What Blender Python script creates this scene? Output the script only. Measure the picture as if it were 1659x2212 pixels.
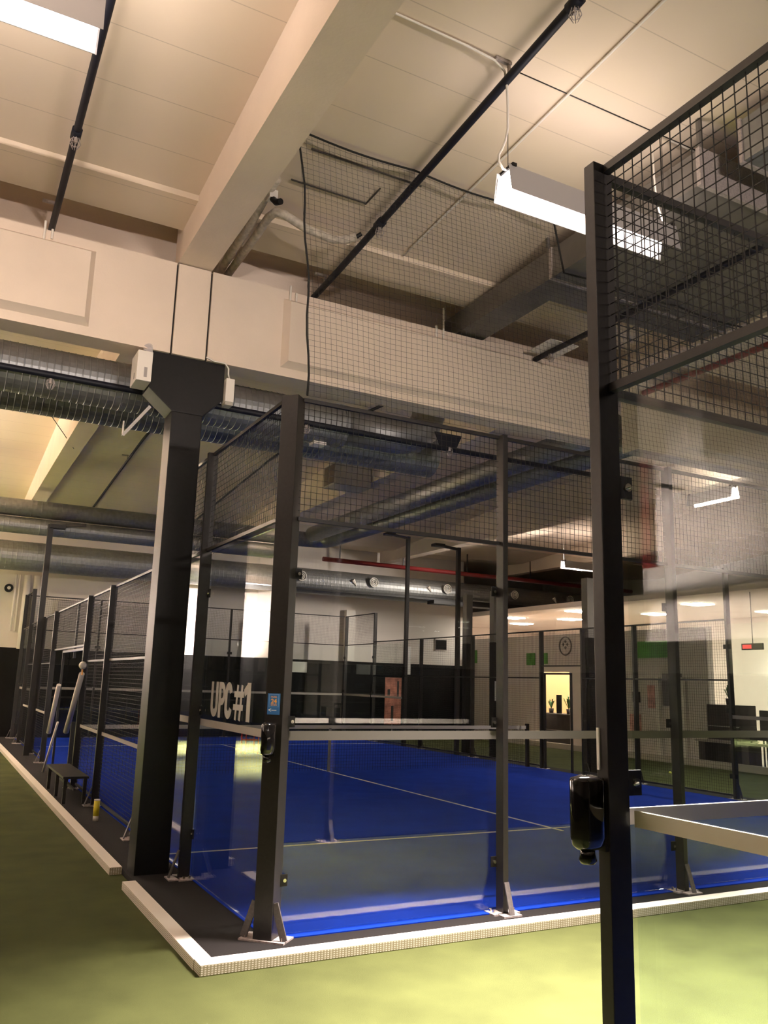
import bpy, bmesh, math, random
from mathutils import Vector, Matrix
R = math.radians
sc = bpy.context.scene
for o in list(bpy.data.objects): bpy.data.objects.remove(o, do_unlink=True)
COL = sc.collection

# ------------------------------------------------------------------ camera, world, exposure
cam_d = bpy.data.cameras.new('camera'); cam = bpy.data.objects.new('camera', cam_d); COL.objects.link(cam)
YAW, PITCH, ROLL = 0.48388729, 0.200992, 0.02853468
CAM = Vector((-2.28794554, -5.9346241, 1.81438111))
cy, sy, cp, sp = math.cos(YAW), math.sin(YAW), math.cos(PITCH), math.sin(PITCH)
fw = Vector((sy*cp, cy*cp, sp)); rt = Vector((cy, -sy, 0)); up = rt.cross(fw)
cr, sr = math.cos(ROLL), math.sin(ROLL)
r2 = rt*cr + up*sr; u2 = up*cr - rt*sr
M = Matrix((r2, u2, -fw)).transposed().to_4x4(); M.translation = CAM
cam.matrix_world = M
cam_d.sensor_fit = 'HORIZONTAL'; cam_d.sensor_width = 36.0; cam_d.lens = 1815.5374/1659*36.0
cam_d.clip_start = 0.02; cam_d.clip_end = 200
sc.camera = cam
w = bpy.data.worlds.new('hall_air'); sc.world = w; w.use_nodes = True
w.node_tree.nodes['Background'].inputs[0].default_value = (0.9, 0.8, 0.72, 1)
w.node_tree.nodes['Background'].inputs[1].default_value = 0.02
vs = sc.view_settings
vs.view_transform = 'Standard'; vs.look = 'None'; vs.exposure = 0.0; vs.gamma = 1.0; vs.use_curve_mapping = False
cyc = sc.cycles
cyc.max_bounces = 14; cyc.diffuse_bounces = 5; cyc.glossy_bounces = 5; cyc.transparent_max_bounces = 48; cyc.transmission_bounces = 4
cyc.caustics_reflective = False; cyc.caustics_refractive = False
cyc.sample_clamp_indirect = 40.0

# lamps: (centre x, centre y, length, downlight W, uplight W, narrow spread deg)
LAMPS = {   # centre x, y, length, downlight W, uplight W, spread, tilt (rx, ry), height
    'left':   (-2.72, -1.26, 1.78,   2,  85, 64, (0, 0), 5.5),
    'right':  ( 2.05, -1.17, 1.77, 1150,  12, 76, (R(-17), R(9)), 5.5),
    'right2': ( 6.85, -1.20, 1.78, 800,  10, 68, (R(-11), 0), 5.5),
    'aisle':  (-4.9, 11.5, 1.78, 1500, 640, 56, (0, 0), 5.5),
    'aisle2': (-5.3, 16.5, 1.78, 2900, 800, 58, (0, 0), 5.5),
    'end':    (-5.6, 17.9, 1.78, 1100,  10, 80, (R(74), 0), 4.6),
    'wall':   (-4.4,  2.9, 1.78, 340,  4, 96, (R(-4), R(64)), 4.5),
    'left2':  (-5.9, -1.26, 1.1, 2,  70, 64, (0, 0), 5.5),  # unseen, added to spread light over the left ceiling
    'back':   (-4.2, -9.5, 1.78, 205, 60, 56, (R(104), 0), 3.9),  # unseen fill, added to light the beam front from behind the camera
    'back2':  ( 1.5, -11.0, 1.78, 150, 60, 56, (R(103), 0), 3.9),  # second unseen fill added for the beam front
    'far':    (15.7, 14.5, 1.78, 230, 14, 84, (R(27), R(80)), 5.5),
    'far2':   (13.4,  1.0, 1.78, 150, 110, 150, (0, 0), 3.6),  # added fill hung low, brightens the dim right part
}
WARM = (1.0, 0.85, 0.765)

# ------------------------------------------------------------------ materials
MATS = {}
def nt(name):
    m = bpy.data.materials.new(name); m.use_nodes = True
    return m, m.node_tree, m.node_tree.nodes['Principled BSDF']
def mat(name, col, rough=0.6, metal=0.0, noise=0.0, nscale=8.0, bump=0.0, bscale=60.0, spec=0.5, emit=None, estr=0.0):
    if name in MATS: return MATS[name]
    m, t, b = nt(name)
    b.inputs['Base Color'].default_value = (*col, 1); b.inputs['Roughness'].default_value = rough
    b.inputs['Metallic'].default_value = metal; b.inputs['Specular IOR Level'].default_value = spec
    if noise:
        tc = t.nodes.new('ShaderNodeTexCoord'); n = t.nodes.new('ShaderNodeTexNoise'); n.inputs['Scale'].default_value = nscale
        n.inputs['Detail'].default_value = 5
        t.links.new(tc.outputs['Object'], n.inputs['Vector'])
        rp = t.nodes.new('ShaderNodeValToRGB')
        rp.color_ramp.elements[0].position = 0.3; rp.color_ramp.elements[1].position = 0.7
        rp.color_ramp.elements[0].color = (*[c*(1-noise) for c in col], 1); rp.color_ramp.elements[1].color = (*[min(1, c*(1+noise)) for c in col], 1)
        t.links.new(n.outputs['Fac'], rp.inputs['Fac']); t.links.new(rp.outputs['Color'], b.inputs['Base Color'])
    if bump:
        tc2 = t.nodes.new('ShaderNodeTexCoord'); n2 = t.nodes.new('ShaderNodeTexNoise'); n2.inputs['Scale'].default_value = bscale
        bp = t.nodes.new('ShaderNodeBump'); bp.inputs['Strength'].default_value = bump; bp.inputs['Distance'].default_value = 0.01
        t.links.new(tc2.outputs['Object'], n2.inputs['Vector']); t.links.new(n2.outputs['Fac'], bp.inputs['Height']); t.links.new(bp.outputs['Normal'], b.inputs['Normal'])
    if emit:
        b.inputs['Emission Color'].default_value = (*emit, 1); b.inputs['Emission Strength'].default_value = estr
    MATS[name] = m; return m

def mathn(t, op, a, b=None):
    n = t.nodes.new('ShaderNodeMath'); n.operation = op
    for i, v in enumerate((a, b)):
        if v is None: continue
        if isinstance(v, (int, float)): n.inputs[i].default_value = v
        else: t.links.new(v, n.inputs[i])
    return n.outputs[0]

green = mat('green_turf', (0.067, 0.077, 0.026), 0.95, noise=0.16, nscale=2.2, bump=0.5, bscale=380, spec=0.1)
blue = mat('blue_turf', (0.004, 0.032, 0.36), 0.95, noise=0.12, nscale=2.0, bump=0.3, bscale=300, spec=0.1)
line_m = mat('turf_line_white', (0.72, 0.70, 0.66), 0.9, spec=0.1)
mat_black = mat('black_rubber', (0.014, 0.012, 0.012), 0.9, noise=0.3, nscale=300, bump=0.4, bscale=300, spec=0.2)
steel = mat('black_steel', (0.019, 0.0165, 0.0155), 0.40, noise=0.15, nscale=40, spec=0.4)
steel_dark = mat('black_wire', (0.008, 0.007, 0.0065), 0.5, spec=0.3)
galv = mat('grey_bracket_steel', (0.42, 0.37, 0.35), 0.45, metal=0.2, noise=0.2, nscale=60)
plate_m = mat('pale_base_plate', (0.42, 0.36, 0.35), 0.5, noise=0.25, nscale=50)
gusset_m = mat('grey_gusset', (0.105, 0.092, 0.090), 0.5, noise=0.2, nscale=50)
bolt_m = mat('bolt_zinc', (0.75, 0.70, 0.60), 0.25, metal=1.0)
paint_col = mat('column_paint', (0.006, 0.0055, 0.005), 0.46, noise=0.2, nscale=25, bump=0.05, bscale=120, spec=0.26)
cream = mat('cream_concrete', (0.76, 0.645, 0.535), 0.85, noise=0.05, nscale=1.6, bump=0.12, bscale=45, spec=0.2)
joint_m = mat('joint_filler', (0.02, 0.015, 0.013), 0.9)  # near-black fill of the beam joints
white_wall = mat('white_wall_paint', (0.72, 0.66, 0.61), 0.85, noise=0.03, nscale=1.0, spec=0.2)
black_wall = mat('black_wall_paint', (0.009, 0.0085, 0.0085), 0.8, noise=0.3, nscale=0.8, spec=0.15)
duct_m = mat('galvanised_duct', (0.28, 0.285, 0.285), 0.46, metal=0.75, noise=0.12, nscale=12)
duct_flat = mat('painted_duct', (0.17, 0.155, 0.14), 0.6, metal=0.2, noise=0.12, nscale=5)
pipe_dark = mat('dark_blue_pipe', (0.009, 0.010, 0.018), 0.5, spec=0.3)
red_pipe = mat('red_pipe_paint', (0.25, 0.018, 0.02), 0.5)
white_pl = mat('white_plastic', (0.80, 0.75, 0.68), 0.45)
rope_m = mat('black_rope', (0.014, 0.013, 0.012), 0.9)
net_m = mat('black_netting', (0.022, 0.020, 0.018), 0.9)
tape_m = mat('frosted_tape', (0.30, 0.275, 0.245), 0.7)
tape_dim = mat('frosted_tape_darkened', (0.125, 0.115, 0.103), 0.8)  # same tape, darkened in colour to offset the strong lamp light
tape_near = mat('frosted_tape_lightened', (0.66, 0.61, 0.53), 0.7)  # near tape brightened in colour to make up for weak light; also net band
letter_m = mat('grey_vinyl', (0.42, 0.41, 0.38), 0.6)
lampgrey = mat('lamp_sheet', (0.38, 0.36, 0.35), 0.5, metal=0.2)
lampwhite = mat('lamp_reflector', (0.9, 0.88, 0.86), 0.4)
gloss_black = mat('gloss_black_plastic', (0.008, 0.007, 0.007), 0.08, spec=0.7)
sign_blue = mat('sign_blue', (0.045, 0.20, 0.55), 0.5)
sign_light = mat('sign_light_blue', (0.16, 0.36, 0.75), 0.5)
sign_orange = mat('sign_orange', (0.95, 0.45, 0.10), 0.5)
sign_white = mat('sign_white', (0.85, 0.85, 0.85), 0.5)
yellow = mat('yellow_tube', (0.75, 0.62, 0.03), 0.4)
red_m = mat('red_wire', (0.65, 0.03, 0.02), 0.4)
clear_m = mat('milky_plastic', (0.62, 0.58, 0.58), 0.35)
wood = mat('light_wood', (0.55, 0.33, 0.15), 0.5, noise=0.15, nscale=10)
pink_m = mat('poster_pink', (0.62, 0.33, 0.30), 0.6, noise=0.45, nscale=5)
poster_red = mat('poster_salmon', (0.55, 0.20, 0.14), 0.6, noise=0.5, nscale=4)
green_post = mat('poster_green', (0.10, 0.34, 0.05), 0.6, noise=0.15, nscale=6)
leaf_m = mat('leaf_green', (0.05, 0.12, 0.03), 0.6)
dark_wood = mat('dark_counter', (0.035, 0.024, 0.020), 0.5, noise=0.2, nscale=6)
grey_chair = mat('grey_fabric', (0.10, 0.09, 0.085), 0.9)
ball_m = mat('ball_yellow', (0.62, 0.66, 0.12), 0.9)
lamp_emit = mat('lamp_diffuser', (0.9, 0.9, 0.9), 0.5, emit=(1.0, 0.88, 0.84), estr=16)
led_emit = mat('ceiling_led', (0.9, 0.9, 0.9), 0.5, emit=(1.0, 0.92, 0.82), estr=95)
up_emit = mat('lamp_top_slot', (0.9, 0.9, 0.9), 0.5, emit=(1.0, 0.88, 0.78), estr=2)
exit_emit = mat('exit_sign_face', (0.02, 0.2, 0.3), 0.5, emit=(0.05, 0.65, 0.8), estr=1.2)
red_emit = mat('red_display', (0.3, 0.0, 0.0), 0.5, emit=(1.0, 0.06, 0.05), estr=2.0)
beige_wall = mat('reception_wall', (0.70, 0.60, 0.53), 0.85, noise=0.05, nscale=1.0)

def make_glass():
    m = bpy.data.materials.new('clear_glass'); m.use_nodes = True; t = m.node_tree
    for n in list(t.nodes): t.nodes.remove(n)
    out = t.nodes.new('ShaderNodeOutputMaterial'); mx = t.nodes.new('ShaderNodeMixShader')
    tr = t.nodes.new('ShaderNodeBsdfTransparent'); gl = t.nodes.new('ShaderNodeBsdfGlossy'); fr = t.nodes.new('ShaderNodeFresnel')
    tr.inputs[0].default_value = (0.955, 0.98, 0.968, 1); gl.inputs['Roughness'].default_value = 0.0; gl.inputs[0].default_value = (0.97, 0.98, 1, 1)
    geo = t.nodes.new('ShaderNodeNewGeometry')
    # same interface reflectance seen from either side of the thin pane
    ior = mathn(t, 'ADD', mathn(t, 'MULTIPLY', geo.outputs['Backfacing'], 1/1.52-1.52), 1.52)
    t.links.new(ior, fr.inputs['IOR'])
    fr.inputs['IOR'].default_value = 1.52
    t.links.remove(fr.inputs['IOR'].links[0])
    lw = fr.outputs[0]
    # angle from the geometric normal, symmetric for both faces (Schlick)
    dt = t.nodes.new('ShaderNodeVectorMath'); dt.operation = 'DOT_PRODUCT'
    t.links.new(geo.outputs['Incoming'], dt.inputs[0]); t.links.new(geo.outputs['Normal'], dt.inputs[1])
    c = mathn(t, 'ABSOLUTE', dt.outputs['Value'])
    s5 = mathn(t, 'POWER', mathn(t, 'SUBTRACT', 1.0, c), 5.0)
    fac = mathn(t, 'ADD', 0.038, mathn(t, 'MULTIPLY', s5, 0.957))
    t.nodes.remove(fr)
    t.links.new(fac, mx.inputs[0]); t.links.new(tr.outputs[0], mx.inputs[1]); t.links.new(gl.outputs[0], mx.inputs[2])
    t.links.new(mx.outputs[0], out.inputs[0])
    return m
glass = make_glass()

def make_ceiling():
    m, t, b = nt('ceiling_panels'); b.inputs['Roughness'].default_value = 0.85; b.inputs['Specular IOR Level'].default_value = 0.2
    tc = t.nodes.new('ShaderNodeTexCoord'); sx = t.nodes.new('ShaderNodeSeparateXYZ'); t.links.new(tc.outputs['Object'], sx.inputs[0])
    f = mathn(t, 'FRACT', mathn(t, 'MULTIPLY', mathn(t, 'ADD', sx.outputs['Y'], 100.36), 1/0.6))
    ln = mathn(t, 'LESS_THAN', f, 0.014)
    n = t.nodes.new('ShaderNodeTexNoise'); n.inputs['Scale'].default_value = 1.1; t.links.new(tc.outputs['Object'], n.inputs['Vector'])
    mx = t.nodes.new('ShaderNodeMixRGB'); mx.inputs[1].default_value = (0.71, 0.595, 0.465, 1); mx.inputs[2].default_value = (0.77, 0.66, 0.535, 1)
    t.links.new(n.outputs['Fac'], mx.inputs[0])
    m2 = t.nodes.new('ShaderNodeMixRGB'); m2.inputs[2].default_value = (0.56, 0.47, 0.37, 1)
    t.links.new(ln, m2.inputs[0]); t.links.new(mx.outputs[0], m2.inputs[1]); t.links.new(m2.outputs[0], b.inputs['Base Color'])
    return m
ceil_m = make_ceiling()

def make_curb():
    m, t, b = nt('curb_aluminium'); b.inputs['Roughness'].default_value = 0.5
    tc = t.nodes.new('ShaderNodeTexCoord'); geo = t.nodes.new('ShaderNodeNewGeometry')
    sx = t.nodes.new('ShaderNodeSeparateXYZ'); t.links.new(tc.outputs['Object'], sx.inputs[0])
    sn = t.nodes.new('ShaderNodeSeparateXYZ'); t.links.new(geo.outputs['Normal'], sn.inputs[0])
    fx = mathn(t, 'GREATER_THAN', mathn(t, 'FRACT', mathn(t, 'MULTIPLY', mathn(t, 'ADD', sx.outputs['X'], 50), 1/0.022)), 0.45)
    fz = mathn(t, 'GREATER_THAN', mathn(t, 'FRACT', mathn(t, 'MULTIPLY', mathn(t, 'ADD', sx.outputs['Z'], 5), 1/0.0125)), 0.45)
    front = mathn(t, 'LESS_THAN', sn.outputs['Y'], -0.5); side = mathn(t, 'LESS_THAN', sn.outputs['X'], -0.5)
    k1 = mathn(t, 'MULTIPLY', front, mathn(t, 'SUBTRACT', 1.0, mathn(t, 'MULTIPLY', fx, fz)))
    k2 = mathn(t, 'MULTIPLY', side, mathn(t, 'SUBTRACT', 1.0, fz))
    k = mathn(t, 'MAXIMUM', k1, k2)
    mx = t.nodes.new('ShaderNodeMixRGB'); mx.inputs[1].default_value = (0.82, 0.77, 0.70, 1); mx.inputs[2].default_value = (0.36, 0.31, 0.20, 1)
    t.links.new(k, mx.inputs[0]); t.links.new(mx.outputs[0], b.inputs['Base Color'])
    return m
curb_m = make_curb()

def make_shutter():
    m, t, b = nt('shutter_slats'); b.inputs['Roughness'].default_value = 0.7
    tc = t.nodes.new('ShaderNodeTexCoord'); sx = t.nodes.new('ShaderNodeSeparateXYZ'); t.links.new(tc.outputs['Object'], sx.inputs[0])
    f = mathn(t, 'LESS_THAN', mathn(t, 'FRACT', mathn(t, 'MULTIPLY', sx.outputs['Z'], 12.5)), 0.18)
    mx = t.nodes.new('ShaderNodeMixRGB'); mx.inputs[1].default_value = (0.50, 0.45, 0.42, 1); mx.inputs[2].default_value = (0.28, 0.25, 0.23, 1)
    t.links.new(f, mx.inputs[0]); t.links.new(mx.outputs[0], b.inputs['Base Color'])
    return m
shutter_m = make_shutter()

# ------------------------------------------------------------------ mesh helpers (world coordinates, shifted to the parent on build)
class MB:
    def __init__(s): s.v = []; s.f = []
    def quad(s, *p):
        n = len(s.v); s.v += [tuple(q) for q in p]; s.f.append(tuple(range(n, n+len(p)))); return s
    def box(s, x0, x1, y0, y1, z0, z1):
        n = len(s.v)
        s.v += [(x0,y0,z0),(x1,y0,z0),(x1,y1,z0),(x0,y1,z0),(x0,y0,z1),(x1,y0,z1),(x1,y1,z1),(x0,y1,z1)]
        s.f += [tuple(n+i for i in q) for q in ((3,2,1,0),(4,5,6,7),(0,1,5,4),(1,2,6,5),(2,3,7,6),(3,0,4,7))]
        return s
    def bar(s, p0, p1, w, h=None, upv=(0,0,1)):
        h = w if h is None else h
        p0 = Vector(p0); p1 = Vector(p1); d = (p1-p0).normalized(); u = Vector(upv)
        if abs(d.dot(u)) > 0.98: u = Vector((0,1,0))
        a = d.cross(u).normalized()*w/2; b = a.cross(d).normalized()*h/2
        n = len(s.v)
        for p in (p0, p1):
            for k in ((-1,-1),(1,-1),(1,1),(-1,1)): s.v.append(tuple(p + a*k[0] + b*k[1]))
        s.f += [tuple(n+i for i in q) for q in ((0,1,2,3),(7,6,5,4),(0,4,5,1),(1,5,6,2),(2,6,7,3),(3,7,4,0))]
        return s
    def tube(s, pts, r, seg=10, cap=True):
        pts = [Vector(p) for p in pts]; rs = r if isinstance(r, (list, tuple)) else [r]*len(pts)
        n0 = len(s.v); prev = None
        for i, p in enumerate(pts):
            d = (pts[min(i+1, len(pts)-1)] - pts[max(i-1, 0)]).normalized()
            if prev is None:
                a = d.orthogonal().normalized()
            else:
                a = (prev - d*prev.dot(d)).normalized()
            prev = a; b = d.cross(a)
            for k in range(seg):
                t = 2*math.pi*k/seg; s.v.append(tuple(p + (a*math.cos(t) + b*math.sin(t))*rs[i]))
        for i in range(len(pts)-1):
            for k in range(seg):
                s.f.append((n0+i*seg+k, n0+i*seg+(k+1)%seg, n0+(i+1)*seg+(k+1)%seg, n0+(i+1)*seg+k))
        if cap:
            s.f.append(tuple(n0+k for k in reversed(range(seg)))); e = n0+(len(pts)-1)*seg; s.f.append(tuple(e+k for k in range(seg)))
        return s
    def prism(s, poly, axis, a0, a1):
        def P(u, v, a): return (a,u,v) if axis == 'X' else ((u,a,v) if axis == 'Y' else (u,v,a))
        n = len(s.v); k = len(poly)
        s.v += [P(u,v,a0) for u,v in poly] + [P(u,v,a1) for u,v in poly]
        s.f.append(tuple(n+i for i in range(k))); s.f.append(tuple(n+k+i for i in reversed(range(k))))
        for i in range(k): s.f.append((n+i, n+k+i, n+k+(i+1)%k, n+(i+1)%k))
        return s
    def ball(s, c, r, seg=12, rings=8, sz=1.0):
        n = len(s.v); c = Vector(c)
        s.v.append(tuple(c+Vector((0,0,-r*sz))))
        for i in range(1, rings):
            ph = math.pi*i/rings
            for k in range(seg):
                t = 2*math.pi*k/seg
                s.v.append(tuple(c + Vector((r*math.sin(ph)*math.cos(t), r*math.sin(ph)*math.sin(t), -r*sz*math.cos(ph)))))
        s.v.append(tuple(c+Vector((0,0,r*sz)))); top = len(s.v)-1
        for k in range(seg): s.f.append((n, n+1+(k+1)%seg, n+1+k))
        for i in range(rings-2):
            for k in range(seg): s.f.append((n+1+i*seg+k, n+1+i*seg+(k+1)%seg, n+1+(i+1)*seg+(k+1)%seg, n+1+(i+1)*seg+k))
        b = n+1+(rings-2)*seg
        for k in range(seg): s.f.append((b+k, b+(k+1)%seg, top))
        return s
    def rbox(s, x0, x1, y0, y1, z0, z1, r=0.02, n=4):
        # box with rounded vertical edges
        poly = []
        for cx, cy_, a0 in ((x1-r, y1-r, 0), (x0+r, y1-r, 90), (x0+r, y0+r, 180), (x1-r, y0+r, 270)):
            for i in range(n+1):
                a = R(a0 + 90*i/n); poly.append((cx + r*math.cos(a), cy_ + r*math.sin(a)))
        return s.prism(poly, 'Z', z0, z1)
    def build(s, name, m, parent=None, smooth=False, bevel=0.0):
        me = bpy.data.meshes.new(name)
        off = world_loc(parent) if parent else Vector((0,0,0))
        me.from_pydata([tuple(Vector(v)-off) for v in s.v], [], s.f)
        bm = bmesh.new(); bm.from_mesh(me)
        bmesh.ops.recalc_face_normals(bm, faces=bm.faces)
        if bevel: bmesh.ops.bevel(bm, geom=[e for e in bm.edges if e.is_manifold and e.calc_face_angle(0) > 0.6], offset=bevel, segments=2, affect='EDGES', profile=0.7)
        bm.to_mesh(me); bm.free()
        me.materials.append(m)
        if smooth:
            for p in me.polygons: p.use_smooth = len(p.vertices) == 4
        o = bpy.data.objects.new(name, me); COL.objects.link(o)
        if parent: o.parent = parent
        return o
LOCS = {}
def world_loc(o):
    v = Vector((0,0,0))
    while o is not None: v = v + Vector(o.location); o = o.parent
    return v
def tag(o, label=None, cat=None, group=None, kind=None):
    if label: o['label'] = label
    if cat: o['category'] = cat
    if group: o['group'] = group
    if kind: o['kind'] = kind
    return o
def thing(name, loc, label, cat, group=None):
    o = bpy.data.objects.new(name, None); o.empty_display_size = 0.1; o.location = loc; COL.objects.link(o)
    return tag(o, label, cat, group)
def struct(o): o['kind'] = 'structure'; return o
KIDS = {}
def copy_tree(o, parent=None):
    c = o.copy(); COL.objects.link(c)
    if parent: c.parent = parent; c.matrix_parent_inverse = o.matrix_parent_inverse
    for ch in list(o.children): copy_tree(ch, c)
    return c
def dup(o, loc, label, group=None):
    c = copy_tree(o); c.location = loc; c['label'] = label
    if group: c['group'] = group
    return c
def text_mesh(body, name, m, size, origin, xdir, ydir, parent, sx=1.0, depth=0.001, align='LEFT', bold=0.0, fit=None):
    cu = bpy.data.curves.new(name, 'FONT'); cu.body = body; cu.size = size; cu.extrude = depth; cu.align_x = align; cu.offset = bold
    tmp = bpy.data.objects.new(name, cu); COL.objects.link(tmp)
    dg = bpy.context.evaluated_depsgraph_get(); me = bpy.data.meshes.new_from_object(tmp.evaluated_get(dg))
    bpy.data.objects.remove(tmp, do_unlink=True)
    x = Vector(xdir); y = Vector(ydir); z = x.cross(y)
    if fit:   # stretch the letters to a measured width and height on the pane
        xs = [v.co.x for v in me.vertices]; yz = [v.co.y for v in me.vertices]
        for v in me.vertices:
            v.co.x = (v.co.x-min(xs))/(max(xs)-min(xs))*(fit[0]-fit[1]); v.co.y = (v.co.y-min(yz))/(max(yz)-min(yz))*(fit[3]-fit[2])
        origin = (origin[0], fit[0], fit[2])
    off = world_loc(parent) if parent else Vector((0,0,0))
    for v in me.vertices:
        v.co = Vector(origin) - off + x*v.co.x*sx + y*v.co.y + z*v.co.z
    me.materials.clear(); me.materials.append(m)
    o = bpy.data.objects.new(name, me); COL.objects.link(o)
    if parent: o.parent = parent
    return o

# ------------------------------------------------------------------ structure: floor, ceiling, walls
XL, XR, YB, YF = -7.15, 24.0, -26.0, 21.0
struct(MB().box(XL, XR, YB, YF+6, -0.2, 0.0).build('floor', green))
def ceilz(y):
    d = (y - 2.5) % 17.0
    d = min(d, 17.0-d)
    return 6.372 + 0.075*d
ys = [-26, -23, -14.5, -6.0, 1.55]
c = MB()
prof = [(y, ceilz(y)) for y in (-26.0, -23.0, -14.5, -6.0, 1.55)] + [(1.56, ceilz(1.55)-0.055), (2.12, ceilz(2.12)-0.05), (2.125, 6.75), (2.85, 6.75), (2.86, ceilz(2.86)-0.04), (3.4, ceilz(3.4)-0.05), (3.41, ceilz(3.41)), (11.0, ceilz(11)), (19.5, ceilz(19.5)), (27.5, ceilz(27.0))]
c.prism(prof + [(27.5, 7.6), (-26.0, 7.6)], 'X', XL-0.3, XR+0.3)
struct(c.build('ceiling', ceil_m))
def wall(name, x0, x1, y0, y1, split=2.53, top=7.5):
    a = MB().box(x0, x1, y0, y1, split, top).build(name, white_wall); struct(a)
    b = MB().box(x0, x1, y0, y1, 0, split).build('black_band', black_wall, a)
    return a
wall('wall_far', XL, 15.4, YF, YF+0.3)
wall('wall_left', XL-0.3, XL, YB, YF)
wall('wall_right', XR, XR+0.3, YB, YF+6)
wall('wall_back', XL, XR, YB-0.3, YB)
wall('wall_end', 15.4, XR, YF+6, YF+6.3)
# infill between ridge-side beam top and slab, pierced by services
struct(MB().box(XL, XR, 2.62, 2.66, 6.02, 6.76).build('trim_1', cream))

# ------------------------------------------------------------------ concrete beams
def recess_face(mb, x0, x1, y, z0, z1, rx0, rx1, rz0, rz1, d=0.09, s=0.055):
    """front face at y (normal -y) with a sunk panel"""
    P = lambda x, z, dy=0: (x, y+dy, z)
    mb.quad(P(x0,z0), P(x1,z0), P(x1,rz0), P(x0,rz0)); mb.quad(P(x0,rz1), P(x1,rz1), P(x1,z1), P(x0,z1))
    mb.quad(P(x0,rz0), P(rx0,rz0), P(rx0,rz1), P(x0,rz1)); mb.quad(P(rx1,rz0), P(x1,rz0), P(x1,rz1), P(rx1,rz1))
    o = [P(rx0,rz0), P(rx1,rz0), P(rx1,rz1), P(rx0,rz1)]; i = [P(rx0+s,rz0+s,-d), P(rx1-s,rz0+s,-d), P(rx1-s,rz1-s,-d), P(rx0+s,rz1-s,-d)]
    for k in range(4): mb.quad(o[k], o[(k+1)%4], i[(k+1)%4], i[k])
    mb.quad(*i)
    yb = y+0.30
    mb.quad(P(x0,z0), P(x0,z1), (x0,yb,z1), (x0,yb,z0)); mb.quad(P(x1,z0), (x1,yb,z0), (x1,yb,z1), P(x1,z1))
    mb.quad((x0,yb,z0), (x0,yb,z1), (x1,yb,z1), (x1,yb,z0))
    mb.quad(P(x0,z1), P(x1,z1), (x1,yb,z1), (x0,yb,z1)); mb.quad(P(x0,z0), (x0,yb,z0), (x1,yb,z0), P(x1,z0))
def xbeam(x0, x1, label):
    mb = MB(); recess_face(mb, x0, x1, 2.2, 5.03, 6.02, x0+0.8, x1-0.8, 5.125, 5.92)
    o = mb.build('concrete_beam', cream); tag(o, label, 'concrete beam', 'raised panel beams over the columns'); return o
xbeam(-6.30, -0.512, 'cream concrete beam with raised panel, left of the black column head')
xbeam(-0.128, 5.50, 'cream concrete beam with raised panel, running right behind the hanging net')
xbeam(5.86, 11.45, 'cream concrete beam farther right, seen through the near court glass')
hb = MB().box(-0.492, -0.148, 2.2, 2.5, 5.03, 6.02).build('beam_end_block', cream, bevel=0.006)
tag(hb, 'plain cream concrete block between two dark joints above the black column', 'concrete block')
gj = MB().box(-0.512, -0.492, 2.23, 2.47, 5.04, 6.01).build('joint_filler', joint_m, hb); gj2 = MB().box(-0.148, -0.128, 2.23, 2.47, 5.04, 6.01).build('joint_filler', joint_m, hb)
def ybeam(xa, xb, y0, y1, label):
    n = 6; ysx = [y0 + (y1-y0)*i/n for i in range(n+1)]
    kn = sorted(set(ysx + [y for y in (-14.5, -6.0, 11.0) if y0 < y < y1]))
    poly = [(y0, 6.03), (y1, 6.03)] + [(y, ceilz(y)+0.12) for y in reversed(kn)]
    o = MB().prism(poly, 'X', xa, xb).build('roof_beam', cream)
    return tag(o, label, 'roof beam', 'roof beams along the hall')
ybeam(-0.50, -0.14, -23.0, 2.36, 'large cream roof beam crossing overhead to the black column')
ybeam(-0.53, -0.19, 2.64, 20.6, 'bright cream roof beam beyond the cross beam, left of the column')
ybeam(5.62, 5.98, 2.64, 20.6, 'roof beam behind the spiral ducts with a grey unit hung on it')
ybeam(11.55, 11.90, 2.64, 20.6, 'far roof beam with a pale underside seen through the mesh')
ybeam(17.0, 17.35, 2.64, 20.6, 'farthest roof beam at the right above the red pipe')
ybeam(5.62, 5.98, -23.0, 2.36, 'roof beam above the near court, right of the rectangular duct')
ybeam(-6.55, -6.2, -23.0, 20.6, 'roof beam along the left wall of the hall')

# ------------------------------------------------------------------ black column
t = thing('column', (-0.28, 2.4, 0), 'black painted concrete column with a flared head, outside the court glass', 'column')
MB().box(-0.437, -0.124, 2.235, 2.535, 0.0, 4.44).build('shaft', paint_col, t, bevel=0.008)
MB().prism([(-0.437, 4.44), (-0.124, 4.44), (0.077, 4.645), (0.077, 5.045), (-0.684, 5.045), (-0.684, 4.645)], 'Y', 2.235, 2.535).build('corbel', paint_col, t, bevel=0.006)
for (cx, cy0, lab) in ((5.7, 19.6, 'black column at the far side of the court'),):
    pass
t = thing('junction_box', (-0.77, 2.3, 4.66), 'cream box with small vents on the left side of the black column head', 'junction box')
MB().box(-0.835, -0.69, 2.12, 2.42, 4.66, 4.97).build('case', white_pl, t, bevel=0.008)
MB().box(-0.765, -0.735, 2.117, 2.121, 4.70, 4.80).build('vent', mat('vent_grey', (0.35, 0.32, 0.30), 0.6), t)
MB().box(-0.837, -0.834, 2.22, 2.25, 4.70, 4.76).build('vent', MATS['vent_grey'], t)
t = thing('sprinkler', (-0.72, 2.25, 4.97), 'clear plastic wrapped nozzle above the left cream box', 'sprinkler')
MB().tube([(-0.70, 2.24, 4.97), (-0.73, 2.2, 5.03)], [0.03, 0.05], 8).build('cap', clear_m, t)
MB().tube([(-0.73, 2.2, 5.03), (-0.71, 2.22, 5.07)], [0.05, 0.03], 8).build('nozzle', clear_m, t)
t = thing('junction_box', (0.12, 2.25, 4.6), 'narrow cream box on the right side of the black column head', 'junction box')
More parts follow.
